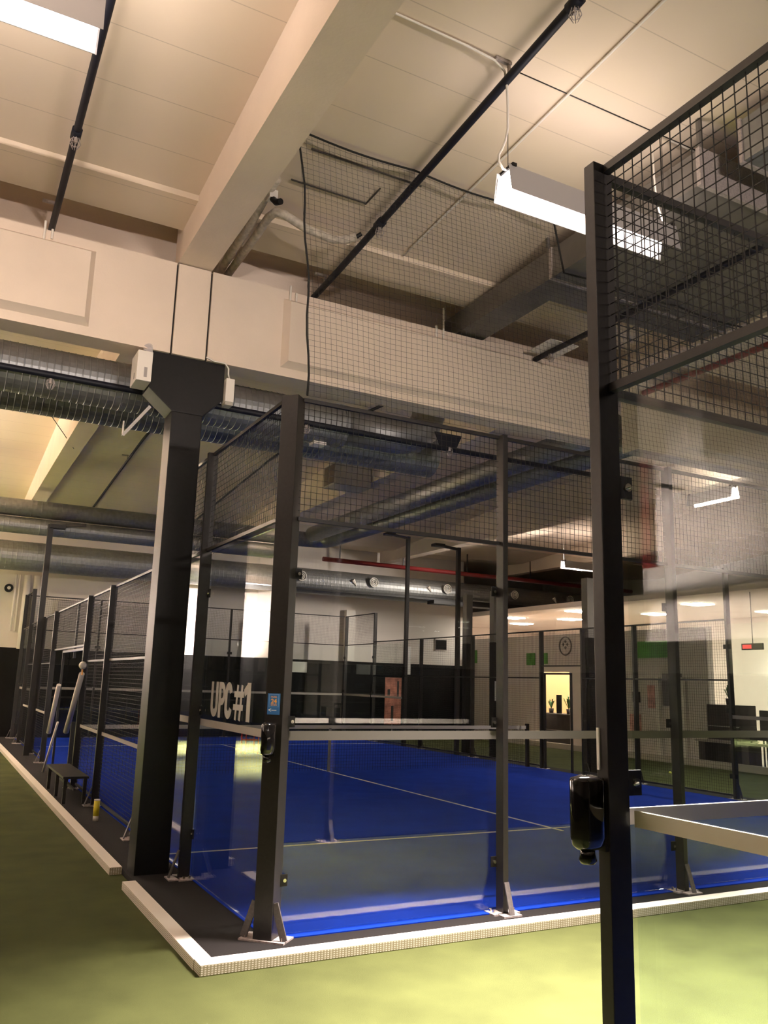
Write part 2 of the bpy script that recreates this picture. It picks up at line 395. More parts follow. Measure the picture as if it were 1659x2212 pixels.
MB().box(0.08, 0.17, 2.16, 2.30, 4.62, 4.87).build('case', white_pl, t, bevel=0.006)
MB().box(0.085, 0.165, 2.17, 2.29, 4.585, 4.62).build('cover', mat('box_foot', (0.45, 0.42, 0.36), 0.6), t)
tag(MB().tube([(-0.14, 2.19, 5.06), (-0.05, 2.185, 5.03), (0.06, 2.18, 5.03), (0.10, 2.18, 4.98), (0.105, 2.19, 4.92), (0.125, 2.2, 4.87)], 0.009, 6).build('cable', white_pl, None, True), 'white cable looping from the beam joint into the narrow cream box', 'cable')
tag(MB().bar((-0.863, 2.40, 4.156), (-0.62, 2.40, 4.50), 0.012, 0.03).bar((-0.863, 2.40, 4.15), (-0.866, 2.40, 4.30), 0.012, 0.03).build('strap', mat('strap_grey', (0.5, 0.47, 0.44), 0.5)), 'bent grey metal strap hanging left below the column head', 'strap')
for (x, lab, h0, h1) in ((-1.80, 'pair of white plastic pins on top of the left beam', 5.90, 6.10), (0.74, 'pair of white plastic pins on the beam edge left of the net', 5.88, 6.08)):
    t = thing('anchor_pin', (x, 2.17, h0), lab, 'pin')
    MB().tube([(x, 2.185, h0), (x, 2.185, h1)], 0.012, 6).build('pin', white_pl, t); MB().tube([(x+0.07, 2.185, h0+0.03), (x+0.07, 2.185, h1-0.07)], 0.012, 6).build('pin', white_pl, t)
t = thing('anchor_pin', (2.70, 2.17, 5.9), 'long white rod standing on the beam behind the hanging net', 'pin')
MB().tube([(2.72, 2.185, 5.90), (2.72, 2.185, 6.30)], 0.013, 6).build('pin', white_pl, t); MB().tube([(2.62, 2.185, 5.88), (2.62, 2.185, 6.05)], 0.018, 6).build('pin', white_pl, t)

# ------------------------------------------------------------------ court A: base, turf, lines, curbs
ZC = 0.05
MB_ = MB().box(-0.474, 10.5, -0.284, 20.5, 0.0, ZC)
tag(MB_.build('rubber_matting', mat_black), 'black rubber matting bordering the blue court inside the pale curb', 'matting')
t = thing('court_turf', (5, 10, ZC), 'blue artificial turf of the glass walled court', 'court turf')
MB().box(0.0, 10.0, -0.055, 20.0, ZC, ZC+0.008).build('turf', blue, t)
ZL = ZC+0.0085
MB().box(0.05, 9.95, 3.03, 3.08, ZL-0.001, ZL+0.001).build('service_line', line_m, t)
MB().box(0.05, 9.95, 16.92, 16.97, ZL-0.001, ZL+0.001).build('service_line', line_m, t)
MB().box(4.975, 5.025, 2.85, 17.15, ZL-0.001, ZL+0.0012).build('centre_line', line_m, t)
CURB_G = 'pale curb strips around the court'
tag(MB().box(-0.585, 10.6, -0.42, -0.285, 0, 0.068).build('curb', curb_m, bevel=0.006), 'pale perforated curb along the glass end of the blue court', 'curb', CURB_G)
tag(MB().box(-0.59, -0.475, -0.285, 1.98, 0, 0.068).build('curb', curb_m, bevel=0.006), 'pale ribbed curb from the front corner back to the black column', 'curb', CURB_G)
tag(MB().box(-0.590, -0.475, 2.56, 20.6, 0, 0.068).build('curb', curb_m, bevel=0.006), 'pale curb running from the black column away to the far wall', 'curb', CURB_G)

# ------------------------------------------------------------------ fence posts
def make_post(x, y, h, deep, label, group, out=-1, clamps=True, zb=ZC, cl=(0.43, 1.52, 2.61), corner=False):
    """deep: axis of the 100 mm side; the outer face of the post lies on side `out` of that axis. (x, y) = inner face centre"""
    t = thing('fence_post', (x, y, zb), label, 'post', group)
    D, Wd = 0.10, 0.05
    def L(a, b):  # a along deep axis outward, b along the fence
        if corner:
            c45 = math.sqrt(0.5); return (x + (-a*c45 - b*c45)*1.0, y + (-a*c45 + b*c45)*1.0)
        return (x + out*a, y + b) if deep == 'X' else (x + b, y + out*a)
    def pr(a0, a1, b0, b1, z0, z1):
        return MB().prism([L(a0,b0), L(a1,b0), L(a1,b1), L(a0,b1)], 'Z', z0, z1)
    a0, a1, hb = (-0.07, 0.07, 0.07) if corner else (0.0, D, Wd/2)
    pr(a0, a1, -hb, hb, zb+0.008, h).build('upright', steel, t, bevel=0.004)
    e = 0.10
    pr(a0-0.02, a1+0.02, -hb-e, hb+e, zb, zb+0.012).build('base_plate', plate_m, t)
    gm = gusset_m
    # gusset plates leaning against the upright
    for sgn in ((-1, 1) if corner else (1,)):
        m = MB()
        if corner:
            A = [L(a1-0.01, sgn*hb), L(a1-0.01, sgn*(hb+0.08)), L(a0+0.10, sgn*(hb+0.08)), L(a0+0.10, sgn*hb)]
            top = [L(a1-0.01, sgn*hb), L(a1-0.01, sgn*(hb+0.008)), L(a0+0.10, sgn*(hb+0.008)), L(a0+0.10, sgn*hb)]
            p0 = L(0.045, sgn*(hb+0.085)); p1 = L(0.045, sgn*(hb+0.004))
            m.bar((p0[0], p0[1], zb+0.012), (p1[0], p1[1], zb+0.25), 0.05, 0.012, upv=(L(1,0)[0]-x, L(1,0)[1]-y, 0))
        else:
            p0 = L(a1+0.085, 0); p1 = L(a1+0.006, 0)
            m.bar((p0[0], p0[1], zb+0.012), (p1[0], p1[1], zb+0.24), 0.045, 0.010, upv=(0,0,1))
        m.build('gusset', gm, t)
    if not corner: pr(a1, a1+0.10, -hb-0.06, hb+0.06, zb, zb+0.012).build('foot_plate', plate_m, t)
    for (a, b) in ((0.02, -hb-0.07), (0.02, hb+0.07), (a1-0.03, -hb-0.07), (a1-0.03, hb+0.07)):
        q = L(a, b); MB().tube([(q[0], q[1], zb+0.01), (q[0], q[1], zb+0.035)], 0.012, 6).build('anchor_bolt', bolt_m, t)
    if clamps:
        for zc in cl:
            for sgn in (-1, 1):
                if corner:
                    bx, by = ((x+0.095, y-0.012) if sgn > 0 else (x-0.012, y+0.095))
                    ax = 'Y' if sgn > 0 else 'X'
                    c_ = MB().box(bx-0.025, bx+0.035, by-0.012, by-0.002, zc-0.04, zc+0.04) if ax == 'Y' else MB().box(bx-0.012, bx-0.002, by-0.025, by+0.035, zc-0.04, zc+0.04)
                    co = c_.build('glass_clamp', steel_dark, t)
                    if ax == 'Y': MB().tube([(bx+0.012, by-0.012, zc), (bx+0.012, by-0.022, zc)], 0.013, 8).build('bolt', bolt_m, co)
                    else: MB().tube([(bx-0.012, by+0.012, zc), (bx-0.022, by+0.012, zc)], 0.013, 8).build('bolt', bolt_m, co)
                else:
                    b0, b1 = sorted((sgn*hb*0.6, sgn*(hb+0.055)))
                    co = pr(0.002, 0.014, b0, b1, zc-0.04, zc+0.04).build('glass_clamp', steel_dark, t)
                    q0 = L(0.014, sgn*(hb+0.028)); q1 = L(0.026, sgn*(hb+0.028))
                    MB().tube([(q0[0], q0[1], zc), (q1[0], q1[1], zc)], 0.013, 8).build('bolt', bolt_m, co)
    return t
GP = 'black steel posts of the glass court'
make_post(0, 0, 4.0, 'X', 'thick black corner post of the court, with the small blue sticker', GP, corner=True)
make_post(1.97, 0, 4.0, 'Y', 'black post dividing the court end glass, standing between the two near posts', GP)
for i, xx in enumerate((3.97, 5.98, 7.98)):
    make_post(xx, 0, 4.0, 'Y', ('black end glass post seen through the near court glass, under the red pipe', 'black end glass post to the right of the picture edge', 'black end glass post farther right outside the picture')[i], GP)
make_post(9.98, 0, 4.0, 'Y', 'black far right corner post of the court end glass', GP)
make_post(0, 2.0, 4.0, 'X', 'black tall side post just right of the black column', GP)
side = [(4.0, 4.0, 'black side post hidden behind the black column', True), (6.67, 3.1, 'black fence post first left of the column, foot by the yellow tube', False), (8.62, 3.1, 'black fence post beside the gate opening, with the white topped ball tube', False),
        (12.87, 3.1, 'black fence post beyond the gate, behind the far ball tube', False), (15.0, 3.1, 'black fence post just right of the perforated mast', False), (18.0, 4.0, 'taller black post second from the far corner on the left side', True), (20.0, 4.0, 'taller black post at the far left corner of the court', True)]
for (yy, h, lab, cl) in side:
    make_post(0, yy, h, 'X', lab, GP, clamps=cl)
for (yy, h, lab, cl) in [(2.0, 4.0, 'right side court post nearest the end glass, outside the picture', True), (4.4, 4.0, 'black right side court post seen through the near court glass', True), (6.67, 3.1, 'black right side fence post behind the near pillar', False), (8.2, 3.1, 'wide black right side post beside the side gate, left of the near pillar', False),
        (9.6, 3.1, 'thin black right side gate post beside the warm lit doorway', False), (12.4, 3.1, 'black right side post next to the blue green exit sign', False), (15.0, 3.1, 'black right side post beyond the exit sign', False), (17.9, 4.0, 'black far right post near the salmon poster', True), (20.0, 4.0, 'black far right corner post of the court', True)]:
    make_post(10.0, yy, h, 'X', lab, GP, out=1, clamps=cl)
for (xx, lab) in ((2.0, 'black far end post left of the first mesh step'), (4.0, 'black far end post, second from the far left corner'), (6.0, 'black far end post in the middle of the far glass'), (8.0, 'black far end post left of the salmon poster')):
    make_post(xx, 20.0, 4.0, 'Y', lab, GP, out=1)
tag(MB().box(-0.02, 0.02, 10.22, 10.26, 2.1, 3.1).build('gate_bar', steel), 'thin black bar above the gate opening in the left fence', 'bar')

# ------------------------------------------------------------------ glass panels
GG = 'clear glass wall panels'
def glass_x(y0, y1, x, label, z0=ZC+0.02, z1=3.0, tz=(1.385, 1.445), group=GG, tm=None):
    """pane in the YZ plane"""
    t = thing('glass_panel', (x, (y0+y1)/2, z0), label, 'glass panel', group)
    MB().box(x, x+0.012, y0, y1, z0, z1).build('pane', glass, t)
    MB().box(x-0.0008, x+0.0128, y0, y1, tz[0], tz[1]).build('white_tape', tm or tape_m, t)
    return t
def glass_y(x0, x1, y, label, z0=ZC+0.02, z1=3.0, tz=(1.385, 1.452), group=GG, tm=None):
    t = thing('glass_panel', ((x0+x1)/2, y, z0), label, 'glass panel', group)
    MB().box(x0, x1, y, y+0.012, z0, z1).build('pane', glass, t)
    MB().box(x0, x1, y-0.0008, y+0.0128, tz[0], tz[1]).build('white_tape', tm or tape_m, t)
    return t
gp = glass_x(0.07, 1.985, 0.004, 'side glass pane with the grey letters and a white tape band')
glass_x(2.015, 3.985, 0.004, 'side glass pane behind the black column')
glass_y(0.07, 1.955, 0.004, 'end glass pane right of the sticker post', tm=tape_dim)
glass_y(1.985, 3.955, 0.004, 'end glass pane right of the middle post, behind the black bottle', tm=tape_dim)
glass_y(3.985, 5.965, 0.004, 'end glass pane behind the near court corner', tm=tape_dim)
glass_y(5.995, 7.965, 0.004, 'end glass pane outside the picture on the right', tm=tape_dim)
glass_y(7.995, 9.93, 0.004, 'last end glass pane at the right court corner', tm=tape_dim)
glass_x(2.05, 4.35, 9.99, 'right side glass pane near the end glass')
glass_x(0.07, 1.95, 9.99, 'right side glass pane at the right corner')
glass_x(18.05, 19.95, 9.99, 'far right side glass pane by the poster'); glass_x(16.0, 17.95, 9.99, 'far right side glass pane nearer the gate')
glass_x(18.05, 19.95, 0.004, 'far left side glass pane at the corner'); glass_x(16.0, 17.95, 0.004, 'far left side glass pane before the mast')
for i, x0 in enumerate((0.05, 2.03, 4.03, 6.03, 8.03)):
    glass_y(x0, x0+1.92, 19.99, ('far end glass pane at the left corner', 'far end glass pane second from the left corner', 'far end glass pane in the middle', 'far end glass pane second from the right corner', 'far end glass pane at the right corner')[i])
# vinyl letters on the side glass, read from the aisle
def letter(strokes, label_name):
    """strokes: (path of (u, v), width); u runs to the right when read from the aisle"""
    mb = MB(); x0, x1 = 0.0032, 0.0040
    for si, (path, wd) in enumerate(strokes):
        x0 = 0.0034 - 0.0004*si; n = len(path); L_, R_ = [], []
        for k in range(n):
            a = Vector((*path[max(k-1, 0)], 0)); b = Vector((*path[min(k+1, n-1)], 0)); d = (b-a).normalized(); p = Vector((*path[k], 0))
            nr = Vector((-d.y, d.x, 0)); wk = wd[k] if isinstance(wd, (list, tuple)) else wd
            L_.append(p+nr*wk/2); R_.append(p-nr*wk/2)
        for k in range(n-1):
            q = [L_[k], R_[k], R_[k+1], L_[k+1]]
            f = [(x1, -c.x, c.y) for c in q]; g = [(x0, -c.x, c.y) for c in q]
            mb.quad(*f); mb.quad(*reversed(g))
            for m_ in range(4): mb.quad(f[m_], g[m_], g[(m_+1)%4], f[(m_+1)%4])
    return mb.build(label_name, letter_m, gp)
ZT, Z0 = 1.787, 1.480
def arc(cu, cv, ru, rv, a0, a1, n=12): return [(cu+ru*math.cos(R(a0+(a1-a0)*k/n)), cv+rv*math.sin(R(a0+(a1-a0)*k/n))) for k in range(n+1)]
sw = 0.068
uc = -1.59
letter([([(uc-0.072, ZT), (uc-0.072, Z0+0.10)] + arc(uc, Z0+0.10, 0.072, 0.066, 180, 360) + [(uc+0.072, Z0+0.10), (uc+0.072, ZT)], sw)], 'vinyl_letter')
up_ = -1.43
letter([([(up_, Z0), (up_, ZT)], sw), ([(up_+0.02, ZT-0.030)] + arc(up_+0.055, ZT-0.10, 0.068, 0.070, 90, -90) + [(up_+0.02, ZT-0.170)], 0.058)], 'vinyl_letter')
uk = -1.185
letter([(arc(uk, ZT-0.10, 0.066, 0.067, 10, 180) + [(uk-0.066, Z0+0.10)] + arc(uk, Z0+0.10, 0.066, 0.067, 180, 350), sw)], 'vinyl_letter')
letter([([(-0.985, Z0), (-0.945, ZT-0.02)], 0.046), ([(-0.875, Z0), (-0.835, ZT-0.02)], 0.046), ([(-1.045, 1.585), (-0.795, 1.585)], 0.048), ([(-1.03, 1.690), (-0.78, 1.690)], 0.048)], 'vinyl_letter')
letter([([(-0.665, Z0), (-0.665, ZT)], 0.088), ([(-0.775, ZT-0.085), (-0.70, ZT-0.045), (-0.66, ZT-0.012)], [0.065, 0.07, 0.03])], 'vinyl_letter')

# ------------------------------------------------------------------ welded mesh panels
def wires(mb, axis, c, u0, u1, z0, z1, sp=0.05, r=0.0021):
    """grid in plane axis=c ; 4 sided thin bars"""
    n = max(1, round((u1-u0)/sp)); k = max(1, round((z1-z0)/sp))
    def P(u, z, d=0): return (c+d, u, z) if axis == 'X' else (u, c+d, z)
    for i in range(1, n):
        u = u0+(u1-u0)*i/n; mb.tube([P(u, z0), P(u, z1)], r, 4, cap=False)
    for j in range(1, k):
        z = z0+(z1-z0)*j/k; mb.tube([P(u0, z, r), P(u1, z, r)], r, 4, cap=False)
GM = 'black welded mesh panels'
def mesh_panel(axis, c, u0, u1, z0, z1, label, mids=(), rail=0.03, sp=0.05, group=GM, r=0.0021):
    loc = (c, (u0+u1)/2, z0) if axis == 'X' else ((u0+u1)/2, c, z0)
    t = thing('mesh_panel', loc, label, 'mesh panel', group)
    def P(u, z): return (c, u, z) if axis == 'X' else (u, c, z)
    for z in (z0, z1) + tuple(mids):
        MB().bar(P(u0, z), P(u1, z), rail, rail).build('rail', steel, t)
    m = MB(); wires(m, axis, c, u0, u1, z0+rail/2, z1-rail/2, sp, r); m.build('wire_grid', steel_dark, t)
    return t
mesh_panel('Y', -0.03, 0.07, 1.945, 3.03, 3.985, 'mesh panel over the end glass right of the sticker post')
mesh_panel('Y', -0.03, 1.995, 3.945, 3.03, 3.985, 'mesh panel over the end glass right of the middle post')
mesh_panel('Y', -0.03, 3.995, 5.955, 3.03, 3.985, 'mesh panel over the end glass behind the near pillar')
mesh_panel('Y', -0.03, 6.005, 7.955, 3.03, 3.985, 'mesh panel over the end glass outside the picture')
mesh_panel('Y', -0.03, 8.005, 9.95, 3.03, 3.985, 'mesh panel over the end glass at the right corner')
mesh_panel('X', -0.04, 0.09, 1.97, 3.03, 3.985, 'mesh panel over the side glass, left of the sticker post')
mesh_panel('X', -0.04, 2.03, 3.97, 3.03, 3.985, 'mesh panel over the side glass behind the black column')
tan = []
for (a, b, lab) in ((4.03, 6.64, 'tall fence mesh just left of the black column'), (6.70, 8.59, 'tall fence mesh between the column and the gate'), (12.90, 14.97, 'tall fence mesh beyond the gate'), (15.03, 17.97, 'tall fence mesh at the far left')):
    p = mesh_panel('X', -0.02, a, b, 0.12, 3.085, lab, mids=(2.035,))
    MB().box(-0.045, -0.036, a, b, 0.99, 1.035).build('pale_strip', tape_m, p)
mesh_panel('X', -0.02, 8.65, 12.84, 2.30, 3.085, 'mesh panel above the gate opening')
mesh_panel('X', -0.04, 18.03, 19.97, 3.03, 3.985, 'mesh panel over the far left corner glass')
for (a, b, lab) in ((4.43, 6.64, 'right side fence mesh seen through the near glass'), (6.70, 8.17, 'right side fence mesh near the side gate'), (9.63, 12.37, 'right side fence mesh in front of the exit sign'), (12.43, 14.97, 'right side fence mesh beyond the exit sign'), (15.03, 17.87, 'right side fence mesh at the far end')):
    mesh_panel('X', 10.02, a, b, 0.12, 3.085, lab, mids=(2.035,))
mesh_panel('X', 10.02, 8.23, 9.57, 2.30, 3.085, 'mesh panel above the right side gate')
mesh_panel('X', 10.02, 17.93, 19.97, 3.03, 3.985, 'mesh panel over the far right glass')
for i, x0 in enumerate((0.05, 2.03, 4.03, 6.03, 8.03)):
    mesh_panel('Y', 20.02, x0, x0+1.92, 3.03, 3.985, ('mesh over the far glass at the left corner', 'mesh over the far glass second from the left', 'mesh over the far glass in the middle', 'mesh over the far glass second from the right', 'mesh over the far glass at the right corner')[i])
# gate frame in the left fence
t = thing('court_gate', (-0.05, 10, ZC), 'open black gate frame in the left fence beside the ball tubes', 'gate')
for yy in (8.78, 11.2): MB().bar((-0.06, yy, ZC), (-0.06, yy, 2.23), 0.04).build('jamb', steel, t)
MB().bar((-0.06, 8.76, 2.23), (-0.06, 11.22, 2.23), 0.04).build('lintel', steel, t)

# ------------------------------------------------------------------ tennis style net
t = thing('court_net', (5, 10, ZC), 'dark low net with a white band across the middle of the court', 'net')
m = MB(); wires(m, 'Y', 10.0, 0.06, 9.94, ZC+0.02, 0.90, 0.06, 0.0022); m.build('netting', net_m, t)
MB().box(0.06, 9.94, 9.99, 10.01, 0.885, 0.955).build('top_band', tape_near, t)
for xx in (0.06, 9.94): MB().bar((xx, 10, ZC), (xx, 10, 1.0), 0.07).build('net_post', steel, t)
MB().box(4.975, 5.025, 9.985, 10.015, ZC+0.01, 0.90).build('centre_strap', tape_m, t)

# ------------------------------------------------------------------ hanging ceiling net above the end glass
t = thing('hanging_net', (5, 0.0, 4.05), 'fine black safety net hanging from the ceiling above the end glass', 'safety net')
m = MB()
def rope_top(x): return (6.50 if x < 2.88 else 5.97) - 0.03*abs(math.sin((x-0.1)*math.pi/1.1))
def ny(z): return -0.03 + 0.23*(z-4.03)/2.47
def sag(z): return 0.10*max(0, (z-4.8)/1.8)**1.3
NV = 190
for i in range(NV+1):
    x = 0.10 + 9.8*i/NV
    pts = []
    for k in range(7):
        z = 4.03 + (rope_top(x)-4.03)*k/6
        pts.append((x - sag(z)*max(0, 1-(x-0.1)/2.0) + 0.006*math.sin(5*x+3*z), ny(z) + 0.02*math.sin(2.1*x+1.3*z), z))
    m.tube(pts, 0.0012, 3, cap=False)
NH = 50
for j in range(NH):
    z = 4.03 + 2.46*j/NH
    pts = []
    for k in range(40):
        x = 0.10 + (9.8 if z < 5.92 else 2.76)*k/39
        pts.append((x - sag(z)*max(0, 1-(x-0.1)/2.0), ny(z) + 0.02*math.sin(2.1*x+1.3*z), z + 0.006*math.sin(7*x+z)))
    m.tube(pts, 0.0012, 3, cap=False)
m.build('netting', net_m, t)
MB().tube([(0.10 + 9.8*k/80 - (0.10*max(0, 1-9.8*k/80/2.0)), ny(6.5), rope_top(0.10+9.8*k/80)) for k in range(81)], 0.010, 6).build('top_rope', rope_m, t)
MB().tube([(0.10 - sag(4.03+2.46*k/14) + 0.012*math.sin(k*1.3), ny(4.03+2.46*k/14), 4.03+2.46*k/14) for k in range(15)], 0.009, 6).build('side_rope', rope_m, t)

# ------------------------------------------------------------------ court B (near, right)
GB = 'near court frame on the right'
BX, BY = 0.034, -3.485
t = thing('corner_pillar', (-0.016, BY, 0), 'near black corner pillar of the right hand court, rising from the bottom edge', 'pillar')
MB().box(-0.066, 0.034, -3.515, -3.455, 0.0, 4.0).build('upright', steel, t, bevel=0.004)
MB().box(-0.17, 0.05, -3.60, -3.37, 0.0, 0.012).build('base_plate', galv, t)
for zc in (0.40, 1.48, 2.60):
    co = MB().box(0.030, 0.098, -3.512, -3.502, zc-0.045, zc+0.045).build('glass_clamp', steel_dark, t)
    MB().tube([(0.070, -3.512, zc), (0.070, -3.522, zc)], 0.017, 10).build('bolt', bolt_m, co); MB().tube([(0.056, -3.516, zc-0.006), (0.070, -3.530, zc)], 0.006, 6).build('bolt_pin', bolt_m, co)
ZB = 0.02
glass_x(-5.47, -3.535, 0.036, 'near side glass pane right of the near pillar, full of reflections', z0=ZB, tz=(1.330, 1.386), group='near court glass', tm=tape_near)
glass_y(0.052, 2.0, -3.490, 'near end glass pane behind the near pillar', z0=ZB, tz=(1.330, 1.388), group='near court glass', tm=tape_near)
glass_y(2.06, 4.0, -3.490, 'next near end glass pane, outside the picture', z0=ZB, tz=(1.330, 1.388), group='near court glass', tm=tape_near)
mesh_panel('X', 0.0, -5.47, -3.520, 3.0, 3.975, 'near mesh panel rising to the top right corner of the picture', rail=0.035, group='near court mesh', r=0.0024)
mesh_panel('Y', -3.47, 0.04, 2.0, 3.0, 3.975, 'near mesh panel running right behind the near pillar', rail=0.035, group='near court mesh', r=0.0024)
make_post(2.03, -3.49, 4.0, 'Y', 'black near end post right of the picture edge', GP, out=1, zb=0.0)
make_post(0.034, -5.50, 4.0, 'X', 'black near side post beside the camera, right of the picture', GP, zb=0.0)
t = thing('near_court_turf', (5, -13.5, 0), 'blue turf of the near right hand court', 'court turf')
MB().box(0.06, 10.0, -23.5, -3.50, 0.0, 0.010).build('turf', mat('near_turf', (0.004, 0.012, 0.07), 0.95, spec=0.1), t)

# glossy black bottle shaped dispensers
def dispenser(c, face, label, h, sc_=1.0):
    """c = centre of body; face = unit vector towards the post it hangs on"""
    t = thing('wall_dispenser', c, label, 'dispenser', 'glossy black dispensers on the posts')
    x, y, z = c; m = MB(); r = 0.062*sc_
    prof = [(0.0, 0.0), (0.62, 0.004), (0.90, 0.018), (1.0, 0.045), (1.0, h-0.012), (0.94, h-0.003), (0.55, h+0.004), (0.0, h+0.006)]
    seg = 24; n0 = 0
    ax = Vector(face); ay = Vector((-ax.y, ax.x, 0))
    for (rr, zz) in prof:
        for k in range(seg):
            a = 2*math.pi*k/seg
            p = Vector((x, y, z)) + ax*(r*1.15*rr*math.cos(a)) + ay*(r*0.78*rr*math.sin(a)) + Vector((0,0,zz-h/2)); m.v.append(tuple(p))
    for i in range(len(prof)-1):
        for k in range(seg): m.f.append((i*seg+k, i*seg+(k+1)%seg, (i+1)*seg+(k+1)%seg, (i+1)*seg+k))
    m.build('body', gloss_black, t, True)
    q = Vector((x, y, z)) + ax*(-0.004)
    MB().tube([(q.x, q.y, z-h/2+0.004), (q.x, q.y, z-h/2-0.012), (q.x, q.y, z-h/2-0.034), (q.x, q.y, z-h/2-0.045)], [0.026*sc_, 0.027*sc_, 0.032*sc_, 0.024*sc_], 12).build('nozzle', gloss_black, t, True)
    q2 = Vector((x, y, z)) + ax*0.058*sc_
    MB().bar((q2.x, q2.y, z-h/2+0.004), (q2.x + ax.x*0.03, q2.y+ax.y*0.03, z-h/2+0.004), 0.05*sc_, 0.02).build('bracket', steel_dark, t)
    return t
dispenser((-0.140, -3.485, 1.378), (1,0,0), 'large glossy black bottle shaped dispenser on the near pillar', 0.25, 1.0)
d45 = math.sqrt(.5)
dispenser((-0.098, -0.098, 1.40), (d45, d45, 0), 'small glossy black dispenser under the blue sticker', 0.225, 1.0)

# blue sticker on the corner post (face looks towards -x -y)
O = Vector((-0.0865, -0.0155, 1.570)); XD = Vector((d45, -d45, 0)); ND = Vector((-d45, -d45, 0)); UZ = Vector((0,0,1))
t = thing('blue_sticker', tuple(O), 'small blue sticker with orange 24 and a white arrow on the corner post', 'sticker')
def plate(x0, x1, z0, z1, lift, th, name, m):
    a = O + ND*lift
    mb = MB(); pts = []
    for d in (0, th):
        for (xx, zz) in ((x0,z0),(x1,z0),(x1,z1),(x0,z1)): pts.append(tuple(a + ND*d + XD*xx + UZ*zz))
    n = len(mb.v); mb.v += pts
    mb.f += [(0,1,2,3),(7,6,5,4),(0,4,5,1),(1,5,6,2),(2,6,7,3),(3,7,4,0)]
    return mb.build(name, m, t)
plate(0, 0.098, 0, 0.150, 0.0006, 0.001, 'sheet', sign_blue)
for (x0, x1, z0, z1) in ((0.010, 0.088, 0.141, 0.145), (0.010, 0.088, 0.053, 0.057), (0.010, 0.015, 0.053, 0.145), (0.083, 0.088, 0.053, 0.145)):
    plate(x0, x1, z0, z1, 0.0017, 0.0003, 'frame_line', sign_light)
tx = lambda s, xx, zz, sz, m, sxx=1.0, b=0.0: text_mesh(s, 'print', m, sz, tuple(O + ND*0.0019 + XD*xx + UZ*zz), tuple(XD), (0,0,1), t, sx=sxx, depth=0.0001, align='CENTER', bold=b)
tx('PADEL', 0.049, 0.119, 0.018, sign_orange, 0.95, 0.0003); tx('24', 0.049, 0.080, 0.045, sign_orange, 1.05, 0.0016); tx('SEVEN', 0.049, 0.063, 0.018, sign_orange, 0.95, 0.0003)
tx('<', 0.020, 0.018, 0.040, sign_white, 1.0, 0.0012)
for k in range(5): plate(0.034+k*0.008, 0.040+k*0.008, 0.027, 0.034, 0.0017, 0.0003, 'small_print', sign_white)

# ------------------------------------------------------------------ lamps
def make_lamp(cx, cy0, length, down, upw, spread, tilt, z, label):
    t = thing('pendant_lamp', (cx, cy0, z), label, 'lamp', 'long pendant lamps over the aisle')
    x0, x1 = cx-length/2, cx+length/2
    for sgn, nm in ((-1, 'side_shade'), (1, 'side_shade')):
        yo = cy0 + sgn*0.115; yi = cy0 + sgn*0.075
        MB().prism([(yo, z), (yo+sgn*0.003, z), (yi+sgn*0.003, z+0.235), (yi, z+0.235)], 'X', x0, x1).build(nm, lampgrey, t)
        MB().prism([(yo-sgn*0.001, z+0.002), (yo-sgn*0.0025, z+0.002), (yi-sgn*0.0025, z+0.19), (yi-sgn*0.001, z+0.19)], 'X', x0+0.01, x1-0.01).build('reflector', lampwhite, t)
    MB().box(x0+0.01, x1-0.01, cy0-0.07, cy0+0.07, z+0.165, z+0.185).build('diffuser', lamp_emit, t)
    MB().box(x0+0.05, x1-0.05, cy0-0.06, cy0+0.06, z+0.20, z+0.23).build('tray', lampgrey, t)
    for xx in (x0+0.05, x1-0.05):
        MB().tube([(xx, cy0, z+0.23), (xx, cy0, ceilz(cy0))], 0.003, 5).build('hanging_wire', steel, t)
        MB().box(xx-0.02, xx+0.02, cy0-0.09, cy0+0.09, z+0.225, z+0.25).build('hanger', steel_dark, t)
    def area(nm, zz, rotx, power, spr, wd, roty=0):
        l = bpy.data.lights.new(nm, 'AREA'); l.shape = 'RECTANGLE'; l.size = length-0.1; l.size_y = wd; l.energy = power; l.color = WARM; l.spread = R(spr)
        o = bpy.data.objects.new(nm, l); o.location = (0, 0, zz-z); o.rotation_euler = (rotx, roty, 0); COL.objects.link(o); o.parent = t
    area('lamp_beam', z+0.160 if tilt == (0, 0) else z-0.01, tilt[0], down, spread, 0.13, tilt[1])
    area('lamp_top_glow', z+0.236, math.pi, upw, 172, 0.10)
    return t
make_lamp(*LAMPS['left'], 'long pendant lamp at the top left corner of the picture')
make_lamp(*LAMPS['right'], 'long pendant lamp over the aisle, half behind the near pillar')
make_lamp(*LAMPS['aisle'], 'long pendant lamp over the left aisle outside the picture')
make_lamp(*LAMPS['aisle2'], 'long pendant lamp farther along the left aisle outside the picture')
make_lamp(*LAMPS['end'], 'long pendant lamp by the far white wall outside the picture')
make_lamp(*LAMPS['back'], 'added unseen fill light behind the camera at the left')
make_lamp(*LAMPS['back2'], 'added unseen fill light behind the camera over the near court')
make_lamp(*LAMPS['wall'], 'long pendant lamp washing the left wall outside the picture')
make_lamp(*LAMPS['left2'], 'added unseen fill light near the left wall, brightening the ceiling')

